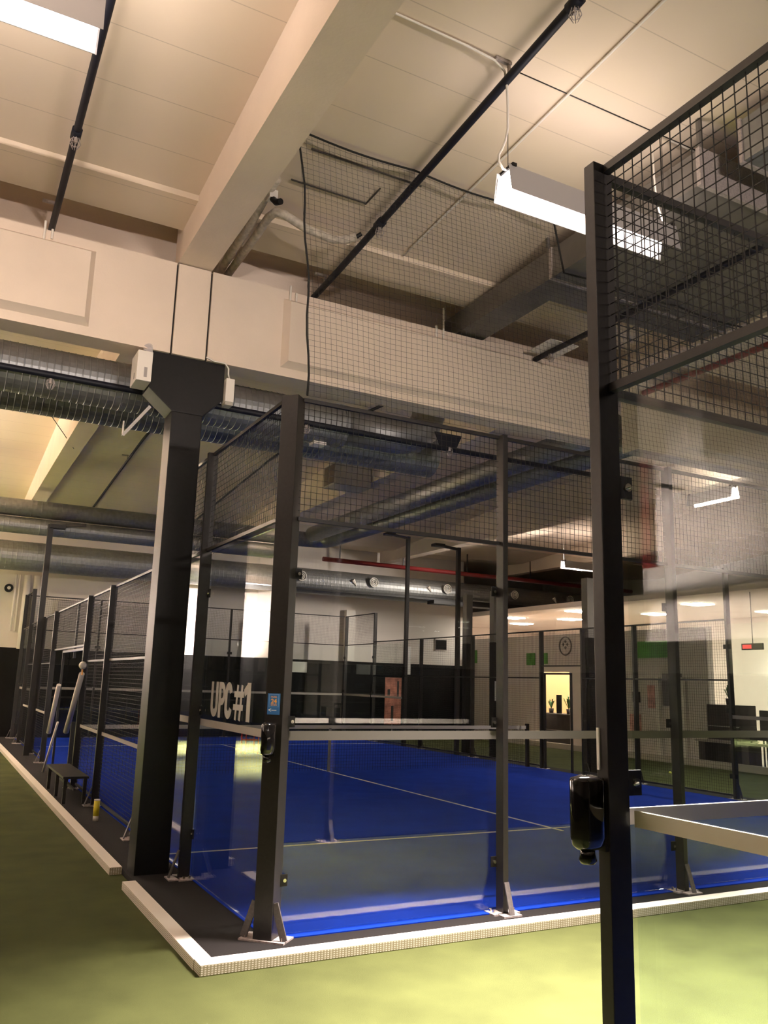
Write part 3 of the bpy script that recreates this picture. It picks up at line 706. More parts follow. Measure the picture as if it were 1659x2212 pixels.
# ------------------------------------------------------------------ pipes and cables at the ceiling
def sprinkler(px, py, pz, t):
    h = MB().tube([(px, py, pz-0.02), (px, py, pz-0.07)], 0.016, 8).build('sprinkler_nozzle', galv, t)
    g = MB()
    for k in range(8):
        a = math.pi*2*k/8; g.tube([(px+0.03*math.cos(a), py+0.03*math.sin(a), pz-0.03), (px+0.045*math.cos(a), py+0.045*math.sin(a), pz-0.08), (px+0.02*math.cos(a), py+0.02*math.sin(a), pz-0.13)], 0.0028, 4)
    g.tube([(px+0.045*math.cos(a*math.pi/6), py+0.045*math.sin(a*math.pi/6), pz-0.08) for a in range(13)], 0.0028, 4)
    g.build('sprinkler_cage', galv, t)
def ypipe(x, y0, y1, r, label, heads=(), drop=0.145, hang=()):
    t = thing('sprinkler_pipe', (x, (y0+y1)/2, ceilz((y0+y1)/2)-drop), label, 'pipe', 'dark sprinkler pipes under the roof')
    ky = [y0 + (y1-y0)*i/12 for i in range(13)]
    MB().tube([(x, y, ceilz(y)-drop) for y in ky], r, 10).build('pipe', pipe_dark, t, True)
    for y in heads: sprinkler(x, y, ceilz(y)-drop-r*0.5, t)
    for y in hang:
        MB().box(x-0.01, x+0.01, y-0.01, y+0.01, ceilz(y)-drop+r*0.7, ceilz(y)).build('hanger', galv, t)
        MB().box(x-0.13, x+0.02, y-0.015, y+0.015, ceilz(y)-0.03, ceilz(y)-0.005).build('hanger_rail', galv, t)
    for y in heads: MB().tube([(x, y-0.06, ceilz(y-0.06)-drop), (x, y+0.06, ceilz(y+0.06)-drop)], r*1.35, 10).build('fitting', pipe_dark, t, True)
    return t
ypipe(-1.715, -5.8, 2.62, 0.033, 'dark sprinkler pipe under the roof at the upper left', heads=(1.0, -1.9), hang=(2.3, -3.0))
ypipe(1.19, -5.8, 2.62, 0.036, 'dark sprinkler pipe crossing behind the hanging net', heads=(0.95, -2.0), hang=(-1.22, 2.3))
t4 = thing('sprinkler_pipe', (4.09, 0, 5.88), 'dark sprinkler pipe at the right with a square plate', 'pipe', 'dark sprinkler pipes under the roof')
MB().tube([(4.09, -5.8, 5.86), (4.09, 2.17, 5.925)], 0.034, 10).build('pipe', pipe_dark, t4, True)
sprinkler(4.09, 1.85, 5.92, t4)
MB().box(3.90, 4.34, 1.62, 2.06, 5.962, 5.972).build('heat_plate', white_pl, t4)
ypipe(1.19, 2.7, 18.4, 0.028, 'dark sprinkler pipe beyond the cross beam, left of the column', hang=(8.0, 13.5))
ypipe(4.09, 2.7, 18.4, 0.028, 'dark sprinkler pipe beyond the cross beam, behind the side mesh', hang=(6.0, 11.0))
t = thing('sprinkler_pipe', (0, 2.72, 4.78), 'dark sprinkler pipe running along the ribbed duct under the beam', 'pipe', 'dark sprinkler pipes under the roof')
MB().tube([(-7.1, 2.72, 4.75), (-1.55, 2.72, 4.75), (2.6, 2.72, 4.72), (5.5, 2.72, 4.72)], 0.034, 10).build('pipe', pipe_dark, t, True)
for xx in (-1.55, 1.22): sprinkler(xx, 2.72, 4.73, t)
tag(MB().tube([(1.78+0.05*(1.4-y)/3.6, y, ceilz(y)-0.022) for y in (1.5, 1.2, 0, -1.2, -2.4, -5.5)], 0.013, 6).build('conduit', white_pl, None, True), 'thin white conduit fixed straight along the ceiling panels', 'conduit')
tag(MB().tube([(1.21, -1.17, 6.648), (2.3, -1.17, 6.645), (3.5, -1.17, 6.648), (6.0, -1.17, 6.648)], 0.006, 5).build('steel_wire', steel, None, True), 'thin dark steel wire stretched across the ceiling above the lamp', 'wire')
tag(MB().tube([(-0.13, -1.22, 6.635), (0.3, -1.22, 6.635), (0.8, -1.22, 6.63), (1.06, -1.21, 6.62), (1.17, -1.19, 6.58), (1.20, -1.18, 6.45), (1.215, -1.17, 6.30), (1.215, -1.17, 6.10), (1.19, -1.17, 5.98), (1.16, -1.17, 5.90), (1.13, -1.17, 5.84), (1.13, -1.17, 5.78), (1.17, -1.17, 5.73), (1.22, -1.17, 5.735)], 0.010, 6).build('cable', white_pl, None, True), 'white cable running along the ceiling and drooping to the lamp end', 'cable')
tag(MB().tube([(2.79, -1.15, 6.645), (2.79, -1.16, 6.2), (2.80, -1.17, 5.95), (2.86, -1.17, 5.80), (2.90, -1.17, 5.72), (2.86, -1.17, 5.73)], 0.009, 6).build('cable', white_pl, None, True), 'white cable drooping to the lamp end behind the near mesh', 'cable')
tag(MB().tube([(3.0, -1.16, 6.64), (4.2, -1.16, 6.62), (5.6, -1.16, 6.64)], 0.010, 6).build('cable', white_pl, None, True), 'white cable across the ceiling seen through the near mesh', 'cable')
# insulated white pipe beside the big roof beam
t = thing('insulated_pipe', (0.1, 1.5, 6.25), 'lumpy white insulated pipe beside the roof beam, bending right', 'pipe')
MB().tube([(0.12, 2.6, 6.20), (0.12, 1.6, 6.22), (0.12, 1.25, 6.24), (0.15, 1.13, 6.25), (0.24, 1.12, 6.24), (0.5, 1.2, 6.21), (0.8, 1.22, 6.19), (0.92, 1.2, 6.21), (1.02, 1.13, 6.24)], 0.043, 12).build('pipe', mat('insulation', (0.50, 0.44, 0.36), 0.85, noise=0.25, nscale=20, bump=0.7, bscale=25), t, True)
MB().tube([(0.02, 2.58, 6.20), (0.02, 1.5, 6.27), (0.02, 1.0, 6.36), (0.03, 0.8, 6.38)], 0.045, 10).build('branch', MATS['insulation'], t, True)
MB().tube([(1.02, 1.13, 6.24), (1.06, 1.10, 6.27)], 0.022, 8).build('pipe_end', steel_dark, t)
t = thing('ceiling_camera', (0.06, 0.75, 6.2), 'small dark camera on a bracket under the right edge of the roof beam', 'camera')
MB().box(0.02, 0.10, 0.95, 1.05, 6.28, 6.36).build('bracket', white_pl, t); MB().tube([(0.06, 0.98, 6.28), (0.08, 0.93, 6.22), (0.10, 0.86, 6.20)], 0.03, 10).build('camera_body', steel_dark, t, True)
t = thing('ceiling_track', (0.7, 0.2, 6.5), 'short dark rails and a smudge on the ceiling behind the net', 'ceiling rail')
MB().box(0.20, 1.35, 0.40, 0.412, ceilz(0.4)-0.022, ceilz(0.4)-0.01).build('rail', mat('rail_brown', (0.05, 0.042, 0.035), 0.7), t); MB().box(0.20, 1.0, 0.88, 0.892, ceilz(0.9)-0.022, ceilz(0.9)-0.01).build('rail', mat('rail_brown', (0.05, 0.042, 0.035), 0.7), t)
MB().box(1.00, 1.012, 0.60, 0.92, ceilz(0.75)-0.022, ceilz(0.75)-0.01).build('rail', mat('rail_brown', (0.05, 0.042, 0.035), 0.7), t)

# ------------------------------------------------------------------ rectangular duct at right
t = thing('rectangular_duct', (3.5, 0.3, 6.0), 'wide grey brown rectangular duct hung right of the net', 'duct')
MB().box(2.96, 5.50, -1.50, 0.88, 6.005, 6.33).box(2.96, 3.35, 0.88, 2.60, 6.06, 6.33).build('duct_body', duct_flat, t)
for yy in (-1.50, 0.45): MB().box(2.945, 5.515, yy-0.02, yy+0.02, 5.99, 6.345).build('flange', galv, t)
for (xx, yy) in ((3.0, 0.55), (3.02, -1.46)): MB().bar((xx, yy, 6.3), (xx, yy, ceilz(yy)), 0.03).build('hanger', duct_flat, t)
t = thing('rectangular_duct', (3.9, -2.6, 6.05), 'paler rectangular duct at the upper right behind the near mesh', 'duct')
MB().box(3.15, 3.98, -5.4, -1.75, 6.12, 6.5).build('duct_body', duct_m, t)
for yy in (-1.77, -3.2): MB().box(3.135, 3.995, yy-0.02, yy+0.02, 6.105, 6.515).build('flange', galv, t)
tag(MB().tube([(5.89, -4, 5.8), (5.89, 2.1, 5.8)], 0.04, 10).build('red_pipe', red_pipe, None, True), 'dark red pipe under the roof at the right edge, behind the near mesh', 'pipe')

# ------------------------------------------------------------------ spiral ducts
def spiral_x(x0, x1, y, z, r, label, pitch=0.07, bump=0.0045, ends=True):
    t = thing('spiral_duct', ((x0+x1)/2, y, z), label, 'duct', 'round spiral ducts')
    n = int((x1-x0)/pitch); pts = []; rs = []
    for i in range(n+1):
        x = x0 + pitch*i
        for dx, rr in ((0, r), (pitch*0.80, r), (pitch*0.86, r+bump), (pitch*0.94, r+bump)):
            pts.append((x+dx, y, z)); rs.append(rr)
    MB().tube(pts, rs, 28).build('tube', duct_m, t, False)
    return t
t1 = spiral_x(-3.2, 1.75, 3.02, 4.86, 0.255, 'ribbed spiral duct nearest the beam, passing behind the column head')
MB().tube([(1.75, 3.02, 4.86), (1.80, 3.02, 4.86)], 0.268, 28).build('collar', duct_m, t1)
MB().box(1.42, 1.58, 2.95, 3.10, 4.575, 4.61).build('hatch', white_pl, t1)
MB().tube([(1.80, 3.02, 4.86), (2.6, 3.02, 4.86), (2.8, 3.02, 4.90), (2.95, 3.02, 5.02), (3.02, 3.02, 5.2), (3.04, 3.02, 5.5), (3.04, 3.02, 6.25)], 0.215, 24).build('elbow', duct_m, t1, True)
t2 = spiral_x(-3.2, 3.45, 3.78, 4.90, 0.265, 'ribbed spiral duct behind the first one, ending in a cap over the end glass')
MB().tube([(3.45, 3.78, 4.90), (3.52, 3.78, 4.90)], 0.275, 28).build('end_cap', duct_m, t2)
t = thing('sprinkler', (3.15, 2.75, 4.7), 'dark blue sprinkler bracket at the duct elbow under the beam', 'sprinkler')
MB().prism([(2.95, 4.92), (3.35, 4.92), (3.25, 4.70), (3.05, 4.70)], 'Y', 2.72, 2.74).build('plate', pipe_dark, t); sprinkler(3.15, 2.70, 4.76, t)
t3 = spiral_x(-7.0, 6.3, 14.8, 5.55, 0.20, 'round duct high on the left beyond the column, upper of two', 0.11, 0.002)
MB().tube([(6.3, 14.8, 5.55), (6.6, 14.76, 5.55), (6.78, 14.6, 5.55), (6.85, 14.3, 5.55), (6.85, 13.8, 5.55), (6.85, 3.0, 5.55)], 0.20, 24).build('elbow', duct_m, t3, True)
t3b = spiral_x(-7.0, 5.3, 14.8, 5.14, 0.19, 'round duct high on the left beyond the column, lower of two', 0.11, 0.002)
tag(MB().tube([(6.25, 14.35, 5.62), (6.25, 3.0, 5.62)], 0.20, 24).build('round_duct', duct_m, None, True), 'long round duct running away above the court, left of the pair', 'duct', 'round spiral ducts')
t5 = spiral_x(-7.0, 21.5, 19.45, 5.02, 0.41, 'big round duct along the far wall with small round nozzles', 0.13, 0.0025)
for xx in (7.9, 10.5, 13.4, 16.3, 18.9):
    nz = MB().tube([(xx, 19.06, 5.10), (xx, 18.98, 5.11)], [0.16, 0.17], 18).build('nozzle', duct_m, t5, True)
    rg = MB()
    for rr in (0.15, 0.095, 0.045):
        rg.tube([(xx+rr*math.cos(a*math.pi/10), 18.965, 5.11+rr*math.sin(a*math.pi/10)) for a in range(21)], 0.014, 6)
    rg.build('nozzle_ring', white_pl, nz, True)
    MB().tube([(xx-0.75, 19.03, 5.13), (xx-0.62, 19.03, 4.95)], [0.07, 0.01], 6).build('bright_tab', white_pl, t5)
tag(MB().tube([(8.6, 18.95, 5.72), (22, 18.95, 5.66)], 0.075, 12).build('red_pipe', red_pipe, None, True), 'long red sprinkler main along the far wall above the nozzled duct', 'pipe')
tag(MB().box(12.6, 22.0, 18.55, 19.0, 4.52, 4.64).build('cable_tray', steel_dark), 'black cable tray under the far duct at the right', 'cable tray')
tag(MB().box(7.0, 22.0, 18.92, 18.98, 4.68, 4.74).build('support_rail', steel_dark), 'thin black rail under the nozzled far duct', 'rail')
for (xx, i) in ((9.2, 0), (11.6, 1), (14.2, 2), (17.0, 3)):
    tag(MB().bar((xx, 18.95, 5.75), (xx, 18.95, 6.44), 0.035).build('drop_rod', steel), ('dark drop rod holding the red main, farthest left', 'dark drop rod holding the red main, behind the end glass middle', 'dark drop rod holding the red main, left of the middle post', 'dark drop rod holding the red main, right of the middle post')[i], 'rod')
tag(MB().tube([(-1.2, 9.3, 6.70), (-1.6, 8.2, 6.65), (-3.0, 8.0, 6.6)], 0.008, 5).tube([(-1.6, 8.2, 6.65), (-0.35, 10.5, 6.02)], 0.008, 5).build('hanging_wire', steel, None, True), 'forked dark wire hanging at the bright far left ceiling', 'wire')
# grey unit hung on the roof beam
t = thing('heater_unit', (5.2, 10.2, 5.9), 'grey box unit hung under the roof beam, behind the end mesh', 'heater')
MB().box(4.75, 5.60, 9.7, 10.3, 5.88, 6.36).build('case', mat('unit_grey', (0.45, 0.42, 0.38), 0.5), t, bevel=0.01)
MB().box(4.74, 4.752, 9.74, 10.26, 5.92, 6.32).build('front_panel', mat('unit_brown', (0.14, 0.10, 0.085), 0.5), t)
MB().box(4.9, 5.5, 9.8, 10.2, 6.36, 6.9).build('bracket', MATS['unit_grey'], t)

# ------------------------------------------------------------------ masts
t = thing('light_mast', (-0.19, 14.6, ZC), 'black perforated mast with a bracket at its top, behind the left fence', 'mast')
MB().box(-0.25, -0.13, 14.52, 14.62, ZC, 5.19).build('upright', steel, t)
hol = MB()
for k in range(44): hol.box(-0.2515, -0.2495, 14.55, 14.59, 2.6+k*0.058, 2.625+k*0.058)
hol.build('slot_row', mat('slot_grey', (0.16, 0.15, 0.14), 0.7), t)
MB().bar((-0.19, 14.57, 5.15), (0.55, 14.3, 5.22), 0.06).build('bracket', steel, t); MB().box(-0.22, 0.12, 14.4, 14.62, 5.10, 5.19).build('bracket', steel, t)
for (yy, zz, lab) in ((16.0, 6.2, 'tall black mast at the far right of the court, left one of the pair'), (13.2, 5.5, 'tall black mast at the right side fence, right one of the pair')):
    t = thing('light_mast', (10.1, yy, ZC), lab, 'mast')
    MB().box(10.05, 10.15, yy-0.05, yy+0.05, ZC, zz).build('upright', steel, t)
    MB().bar((10.1, yy, zz-0.05), (9.55, yy, zz), 0.07).build('arm', steel, t)
    MB().box(9.3, 9.6, yy-0.12, yy+0.12, zz-0.03, zz+0.04).build('floodlight', steel_dark, t)

# ------------------------------------------------------------------ things along the left fence
def ball_tube(p0, p1, r, label, capball=False):
    t = thing('ball_tube', p1, label, 'ball tube', 'ball pick-up tubes leaning on the fence')
    MB().tube([p1, p0], [r, r*0.95], 12).build('tube', clear_m, t, True)
    if capball:
        p = Vector(p0); MB().ball((p.x, p.y-0.02, p.z+0.13), 0.062, 12, 8).build('white_knob', white_pl, t, True)
        MB().tube([(p.x, p.y-0.02, p.z-0.02), (p.x, p.y-0.02, p.z+0.08)], 0.012, 6).build('stem', sign_orange, t)
    return t
ball_tube((-0.14, 8.27, 1.83), (-0.16, 9.2, 0.88), 0.045, 'white ball tube with a round knob leaning by the gate post', True)
ball_tube((-0.14, 10.8, 1.62), (-0.16, 11.4, 0.73), 0.042, 'dim white ball tube farther along the fence')
tag(MB().tube([(-0.16, 10.3, 0.98), (-0.24, 10.98, 0.07)], 0.02, 6).build('stick', white_pl, None, True), 'thin white stick leaning below the far ball tube', 'stick')
t = thing('bench', (-0.32, 7.6, ZC), 'low black bench on the matting beside the left fence', 'bench')
MB().box(-0.48, -0.14, 6.75, 8.6, 0.40, 0.43).build('seat', steel, t)
for (xx, yy) in ((-0.44, 6.8), (-0.44, 7.6), (-0.44, 8.5), (-0.18, 6.8), (-0.18, 8.5)): MB().bar((xx, yy, ZC+0.02 if xx > -0.4 else ZC+0.02), (xx, yy, 0.40), 0.045).build('leg', steel, t)
MB().bar((-0.31, 6.8, 0.25), (-0.31, 8.5, 0.25), 0.03).build('crossbar', steel, t)
t = thing('ball_can', (-0.25, 5.37, ZC), 'yellow ball can standing on the black matting by the fence', 'ball can')
MB().tube([(-0.25, 5.37, ZC), (-0.25, 5.37, ZC+0.06)], 0.034, 12).build('base', white_pl, t, True); MB().tube([(-0.25, 5.37, ZC+0.06), (-0.25, 5.37, ZC+0.24)], 0.036, 12).build('can', yellow, t, True); MB().tube([(-0.25, 5.37, ZC+0.24), (-0.25, 5.37, ZC+0.255)], 0.037, 12).build('lid', white_pl, t, True)
# red wire ball basket inside the court
t = thing('ball_basket', (4.8, 14.2, ZC), 'red wire ball basket on legs standing on the blue court', 'ball basket')
for (dx, dy) in ((-0.16, -0.16), (0.16, -0.16), (-0.16, 0.16), (0.16, 0.16)): MB().bar((4.8+dx, 14.2+dy, ZC+0.01), (4.8+dx, 14.2+dy, 0.64), 0.022).build('leg', red_m, t)
rb = MB()
for z in (0.10, 0.38, 0.64):
    for a, b in (((-.16,-.16),(.16,-.16)), ((.16,-.16),(.16,.16)), ((.16,.16),(-.16,.16)), ((-.16,.16),(-.16,-.16))):
        rb.bar((4.8+a[0], 14.2+a[1], z), (4.8+b[0], 14.2+b[1], z), 0.02)
rb.build('wire_basket', red_m, t)

# ------------------------------------------------------------------ far wall details
t = thing('wall_pipe', (0.0, 20.9, 2.6), 'pale vertical pipes on the far left wall beside the taller fence posts', 'pipe')
for xx, r, z0 in ((-0.02, 0.10, 2.5), (0.25, 0.10, 2.5), (-0.33, 0.03, 3.0), (-0.22, 0.03, 3.0)): MB().tube([(xx, 20.88, z0), (xx, 20.88, 4.65)], r, 10).build('pipe', white_pl, t, True)
t = thing('wall_camera', (-0.5, 20.9, 4.2), 'round dark camera on the far left wall', 'camera')
MB().tube([(-0.5, 20.99, 4.24), (-0.5, 20.85, 4.24)], 0.12, 14).build('housing', steel_dark, t, True); MB().tube([(-0.5, 20.85, 4.24), (-0.5, 20.83, 4.24)], 0.05, 10).build('lens', white_pl, t, True)
tag(MB().box(0.9, 5.2, 20.93, 20.99, 2.54, 3.95).build('roller_shutter', shutter_m), 'slatted grey shutter on the far white wall behind the left fence', 'shutter')
tag(MB().box(0.6, 5.4, 20.92, 20.99, 4.0, 4.2).build('shutter_box', white_wall), 'pale shutter box on the far wall above the slats', 'shutter box')
tag(MB().box(10.4, 10.75, 20.8, 20.99, 2.55, 4.3).build('wall_pilaster', white_pl), 'bright white pilaster on the far wall in the middle of the end glass', 'pilaster')
t = thing('salmon_poster', (12.2, 20.2, 0.4), 'salmon coloured roll-up poster standing by the black far wall', 'poster')
MB().box(11.85, 12.50, 20.5, 20.52, 0.42, 2.02).build('sheet', poster_red, t); MB().box(11.8, 12.55, 20.42, 20.6, 0.0, 0.08).build('base', galv, t); MB().bar((12.17, 20.53, 0.08), (12.17, 20.53, 0.45), 0.03).build('pole', galv, t)
MB().box(11.95, 12.05, 20.497, 20.5, 1.4, 1.62).build('print_patch', dark_wood, t); MB().box(12.32, 12.40, 20.497, 20.5, 1.3, 1.9).build('print_patch', dark_wood, t); MB().box(12.1, 12.2, 20.497, 20.5, 0.55, 1.05).build('print_patch', dark_wood, t)
tag(MB().box(12.85, 13.12, 20.97, 20.998, 2.15, 3.15).build('hanging_banner', sign_white), 'narrow white banner hanging above the salmon poster', 'banner')
t = thing('wall_screen', (14.4, 20.95, 3.1), 'small dark screen on the far white wall left of the far opening', 'screen')
MB().box(14.18, 14.62, 20.94, 20.99, 3.10, 3.45).build('display', black_wall, t); MB().box(14.15, 14.65, 20.96, 20.995, 3.06, 3.49).build('bezel', galv, t)
tag(MB().box(8.3, 9.05, 20.94, 20.99, 2.1, 2.45).build('notice_board', white_pl), 'small white notice board at the top of the black far wall', 'notice board')
t = thing('exit_sign', (15.85, 21.5, 2.45), 'small glowing blue green exit sign beside the right fence', 'exit sign')
MB().box(15.82, 15.84, 21.35, 21.85, 2.42, 2.62).build('face', exit_emit, t); MB().box(15.84, 15.9, 21.33, 21.87, 2.40, 2.64).build('case', white_pl, t)

# ------------------------------------------------------------------ reception at the right of the hall
wr = struct(MB().box(15.4, XR, 4.0, YF+6, 4.34, 4.50).build('ceiling_reception', beige_wall))
struct(MB().box(22.0, 22.2, 2.0, YF+6, 0, 4.34).build('wall_reception', beige_wall))
struct(MB().box(15.4, 22.0, 25.2, 25.4, 0, 4.34).build('wall_reception_end', beige_wall))
struct(MB().box(15.4, 22.0, 3.8, 4.0, 0, 4.34).build('wall_reception_near', beige_wall))
struct(MB().box(15.15, 22.0, 4.0, 25.2, 0.0, 0.02).build('floor_reception', mat('pale_floor', (0.42, 0.36, 0.31), 0.6, noise=0.1, nscale=2)))
k = 0
for (xx, yy) in ((16.6, 19.5), (18.6, 21.6), (18.4, 18.4), (17.2, 11.4), (16.4, 15.6), (18.8, 14.6), (19.0, 8.5), (20.5, 11.5)):
    t = thing('ceiling_panel_light', (xx, yy, 4.30), ('glowing ceiling panel over the reception, near the far opening', 'glowing ceiling panel deepest in the reception', 'glowing ceiling panel right of the middle post', 'glowing ceiling panel seen through the near glass', 'glowing ceiling panel above the white partition', 'glowing ceiling panel above the warm doorway', 'glowing ceiling panel at the right picture edge', 'glowing ceiling panel over the lounge')[k], 'ceiling light', 'reception ceiling lights'); k += 1
    MB().box(xx-0.35, xx+0.35, yy-0.3, yy+0.3, 4.305, 4.325).build('diffuser', led_emit, t); MB().box(xx-0.37, xx+0.37, yy-0.32, yy+0.32, 4.322, 4.34).build('frame', white_pl, t)
# white front partitions with openings
tag(MB().box(15.9, 16.1, 17.05, 24.0, 0.02, 3.55).build('partition', white_wall), 'white partition wall of the reception left of the warm doorway', 'partition')
tag(MB().box(15.9, 16.1, 10.0, 15.55, 0.02, 3.55).build('partition', white_wall), 'white partition wall of the reception right of the near pillar', 'partition')
tag(MB().box(15.9, 16.1, 15.55, 17.05, 2.34, 3.55).build('partition_header', white_wall), 'white wall above the warm lit doorway', 'partition')
tag(MB().box(17.6, 17.7, 16.2, 19.0, 0.02, 2.9).build('wood_panel', mat('warm_panel', (0.85, 0.55, 0.28), 0.6)), 'warm orange panel inside the reception doorway', 'panel')
l = bpy.data.lights.new('doorway_lamp', 'AREA'); l.size = 0.8; l.energy = 60; l.color = (1.0, 0.72, 0.42); lo = bpy.data.objects.new('doorway_lamp', l); lo.location = (16.9, 17.0, 3.3); COL.objects.link(lo)
t = thing('reception_counter', (16.5, 16.2, 0.02), 'dark reception counter below the warm lit doorway', 'counter')
MB().box(16.25, 16.85, 15.2, 17.6, 0.02, 0.95).build('front', dark_wood, t); MB().box(16.2, 16.9, 15.15, 17.65, 0.95, 0.99).build('worktop', grey_chair, t); MB().box(16.235, 16.25, 15.2, 17.6, 0.45, 0.47).build('trim_strip', galv, t)
def plant(x, y, z, h, label, n=14):
    t = thing('potted_plant', (x, y, z), label, 'plant')
    MB().tube([(x, y, z), (x, y, z+0.16)], [0.07, 0.09], 10).build('pot', dark_wood, t, True)
    rnd = random.Random(int(x*100+y*7)); m = MB()
    for i in range(n):
        a = rnd.uniform(0, 6.28); l_ = h*rnd.uniform(0.6, 1.0); s = rnd.uniform(0.25, 0.8)
        d = Vector((math.cos(a), math.sin(a), 0)); sdv = Vector((-math.sin(a), math.cos(a), 0))*0.025
        p0 = Vector((x, y, z+0.15)); p1 = p0 + d*l_*s*0.5 + Vector((0,0,l_*0.7)); p2 = p0 + d*l_*s + Vector((0,0,l_*0.75))
        m.quad(p0-sdv*0.4, p0+sdv*0.4, p1+sdv, p1-sdv); m.quad(p1-sdv, p1+sdv, p2+sdv*0.1, p2-sdv*0.1)
    m.build('leaves', leaf_m, t)
plant(16.45, 17.15, 0.99, 0.45, 'small dark plant on the left end of the counter'); plant(16.45, 16.25, 0.99, 0.62, 'taller dark plant on the right of the counter')
t = thing('counter_screen', (16.5, 16.8, 0.99), 'dark upright screen on the reception counter', 'screen')
MB().box(16.48, 16.52, 16.68, 16.92, 1.05, 1.6).build('panel', black_wall, t); MB().box(16.45, 16.55, 16.72, 16.88, 0.99, 1.05).build('foot', black_wall, t)
gposters = [(15.87, 17.29, 17.74, 2.57, 2.97, 'bright green board on the white wall, left of the thin gate post'), (15.87, 16.62, 17.01, 2.60, 2.96, 'green board on the white wall, right of the thin gate post'), (15.87, 11.12, 12.50, 2.74, 3.21, 'wide green board seen through the near court glass'), (15.87, 20.77, 21.24, 2.66, 3.14, 'small green board beside the far opening')]
for (xx, y0, y1, z0, z1, lab) in gposters: tag(MB().box(xx, xx+0.02, y0, y1, z0, z1).build('green_board', green_post), lab, 'board', 'green boards on the reception walls')
# round crest on the wall
t = thing('wall_crest', (15.88, 15.71, 2.9), 'faint grey round crest on the white wall left of the near pillar', 'crest')
rg = MB(); rg.tube([(15.88, 15.71+0.29*math.cos(a*math.pi/12), 3.17+0.29*math.sin(a*math.pi/12)) for a in range(25)], 0.022, 6); rg.build('ring', mat('crest_grey', (0.22, 0.2, 0.19), 0.7), t, True)
m = MB()
for (dy, dz) in ((0.1, 0.05), (-0.1, 0.05), (0, -0.06), (0.0, 0.14)): m.bar((15.88, 15.71+dy-0.05, 3.17+dz), (15.88, 15.71+dy+0.05, 3.17+dz), 0.02, 0.03).bar((15.88, 15.71+dy, 3.12+dz), (15.88, 15.71+dy, 3.22+dz), 0.02, 0.03)
m.build('emblem', MATS['crest_grey'], t)
# building columns (black below, grey above)
for (xx, yy, lab) in ((10.78, 13.75, 'slim hall column, black below and grey above, beside the exit sign'), (10.78, 12.45, 'slim hall column, black below and grey above, behind the middle post'), (10.80, 8.85, 'slim hall column, black below and grey above, left of the near pillar')):
    t = thing('hall_column', (xx, yy, 0), lab, 'column', 'slim hall columns')
    MB().box(xx-0.10, xx+0.10, yy-0.10, yy+0.10, 0, 2.95).build('lower_shaft', paint_col, t); MB().box(xx-0.099, xx+0.099, yy-0.099, yy+0.099, 2.95, 4.3).build('upper_shaft', mat('column_grey', (0.20, 0.185, 0.17), 0.8), t)
tag(MB().box(10.70, 10.88, 12.325, 12.345, 1.45, 1.95).build('paper_notice', sign_white), 'white paper notice on the slim column behind the middle post', 'notice')
# lounge seen through the near glass
tag(MB().box(15.75, 15.85, 10.74, 10.87, 0.02, 2.2).build('white_post', white_pl), 'white post at the lounge edge, right one of two', 'white post', 'white posts by the lounge')
tag(MB().box(15.75, 15.85, 11.62, 11.75, 0.02, 2.2).build('white_post', white_pl), 'white post at the lounge edge, left one of two', 'white post', 'white posts by the lounge')
t = thing('sideboard', (15.6, 9.2, 0.02), 'dark tall sideboard with a plant on top in the lounge', 'sideboard')
MB().box(15.5, 16.1, 8.75, 9.75, 0.02, 1.52).build('body', dark_wood, t); MB().box(15.49, 15.5, 8.78, 9.72, 0.98, 1.0).build('shelf_edge', galv, t); MB().box(15.46, 16.12, 8.72, 9.78, 0.62, 0.66).build('shelf', galv, t)
plant(15.75, 9.25, 1.52, 0.5, 'spiky green plant on the dark sideboard', 18)
for (y0, lab) in ((7.6, 'grey lounge chair at the right edge of the picture'), (8.25, 'dark lounge chair right of the sideboard')):
    t = thing('lounge_chair', (15.6, y0, 0.02), lab, 'chair')
    MB().box(15.5, 15.98, y0-0.25, y0+0.25, 0.72, 0.80).build('seat', grey_chair, t, bevel=0.01); MB().box(15.9, 15.98, y0-0.25, y0+0.25, 0.80, 1.42).build('backrest', grey_chair, t, bevel=0.01)
    for (dx, dy) in ((0.03, -0.22), (0.03, 0.22), (0.47, -0.22), (0.47, 0.22)): MB().bar((15.5+dx, y0+dy, 0.02), (15.5+dx, y0+dy, 0.72), 0.03).build('leg', steel, t)
t = thing('lounge_table', (15.3, 8.2, 0.02), 'long pale table top in front of the lounge chairs', 'table')
MB().box(15.18, 15.42, 6.4, 9.9, 0.60, 0.65).build('tabletop', galv, t)
for yy in (6.6, 8.2, 9.7): MB().box(15.2, 15.4, yy-0.1, yy+0.1, 0.02, 0.60).build('leg', dark_wood, t)
t = thing('red_display', (15.8, 8.6, 2.9), 'small glowing red display high on the lounge wall', 'display')
MB().box(15.78, 15.80, 8.52, 8.78, 2.92, 3.02).build('digits', red_emit, t); MB().box(15.79, 15.84, 8.2, 8.82, 2.89, 3.05).build('case', black_wall, t); MB().tube([(15.82, 8.5, 3.04), (15.82, 8.5, 4.34)], 0.012, 6).build('hanger', steel, t)
t = thing('pink_poster', (15.88, 11.9, 0.6), 'pink poster low on the white wall seen through the near glass', 'poster'); MB().box(15.87, 15.89, 12.45, 12.89, 0.62, 1.15).build('sheet', pink_m, t)
t = thing('pink_poster', (15.88, 11.5, 1.4), 'pink and grey poster at head height seen through the near glass', 'poster'); MB().box(15.87, 15.89, 11.89, 12.16, 1.34, 1.97).build('sheet', pink_m, t)
tag(MB().box(15.84, 15.90, 12.47, 12.72, 1.48, 1.78).build('wall_monitor', black_wall), 'small dark monitor on the white wall beside the near pillar', 'monitor')
tag(MB().box(15.88, 15.9, 10.9, 11.6, 1.42, 2.3).build('window_pane', mat('dim_window', (0.16, 0.15, 0.15), 0.3)), 'dim grey window between the two white posts', 'window')
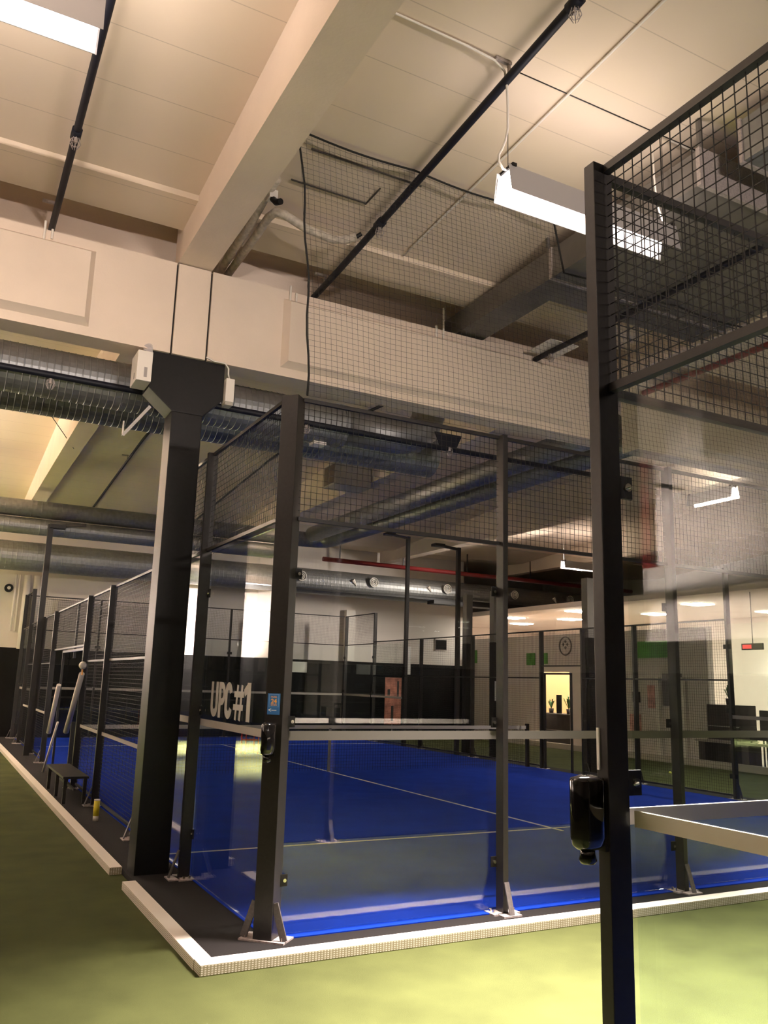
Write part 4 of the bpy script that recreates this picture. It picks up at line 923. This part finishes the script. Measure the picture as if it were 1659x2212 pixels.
tag(MB().box(14.98, 15.14, 4.0, 21.0, 0.0, 0.16).build('kerb', mat('pale_kerb', (0.5, 0.45, 0.38), 0.7)), 'pale low kerb along the reception edge of the green floor', 'kerb')
# stray balls
for (p, lab) in (((14.2, 11.5, 0.033), 'pale green ball on the far green floor behind the gate'), ((12.6, 8.3, 0.033), 'pale green ball on the green floor seen through the near glass')):
    tag(MB().ball(p, 0.033, 12, 8).build('ball', ball_m, None, True), lab, 'ball', 'stray balls on the floor')

# ------------------------------------------------------------------ left wall details (seen mirrored in the near glass)
t = thing('fire_pipe', (-7.05, 3.3, 3.6), 'dark red vertical pipe with a flange on the left wall', 'pipe')
MB().tube([(-6.96, 3.35, 3.62), (-6.96, 3.35, 6.3)], 0.11, 14).build('pipe', red_pipe, t, True); MB().tube([(-6.96, 3.35, 3.60), (-6.96, 3.35, 3.68)], 0.17, 14).build('flange', red_pipe, t, True)
t = thing('wall_duct', (-6.9, 1.0, 3.3), 'pale round duct with an elbow along the left wall', 'duct')
MB().tube([(-6.9, 3.6, 2.9), (-6.9, 3.6, 3.15), (-6.9, 3.45, 3.35), (-6.9, 3.2, 3.4), (-6.9, -6.0, 3.4)], 0.20, 18).build('tube', white_pl, t, True)

# right hand lamps; the first is unseen fill added to brighten the dim hall
make_lamp(*LAMPS['far2'], 'added unseen fill light over the right aisle')
make_lamp(*LAMPS['far'], 'short glowing pendant lamp far right under the roof')
make_lamp(*LAMPS['right2'], 'long pendant lamp farther right over the aisle outside the picture')

L = make_lamp(11.0, 5.4, 1.1, 190, 30, 150, (0, 0), 5.5, 'short glowing pendant lamp running away from the camera, seen through the near glass')
L.rotation_euler = (0, 0, math.pi/2)
t = thing('court_gate', (10.05, 9.1, ZC), 'open black gate frame in the right side fence by the warm doorway', 'gate')
for yy in (8.60, 9.50): MB().bar((10.06, yy, ZC), (10.06, yy, 2.13), 0.04).build('jamb', steel, t)
MB().bar((10.06, 8.58, 2.13), (10.06, 9.52, 2.13), 0.04).build('lintel', steel, t)
tag(MB().box(-0.0715, -0.0660, -3.475, -3.462, 1.525, 1.675).build('paper_strip', sign_white), 'thin upright white strip stuck on the near pillar above the black bottle', 'strip')
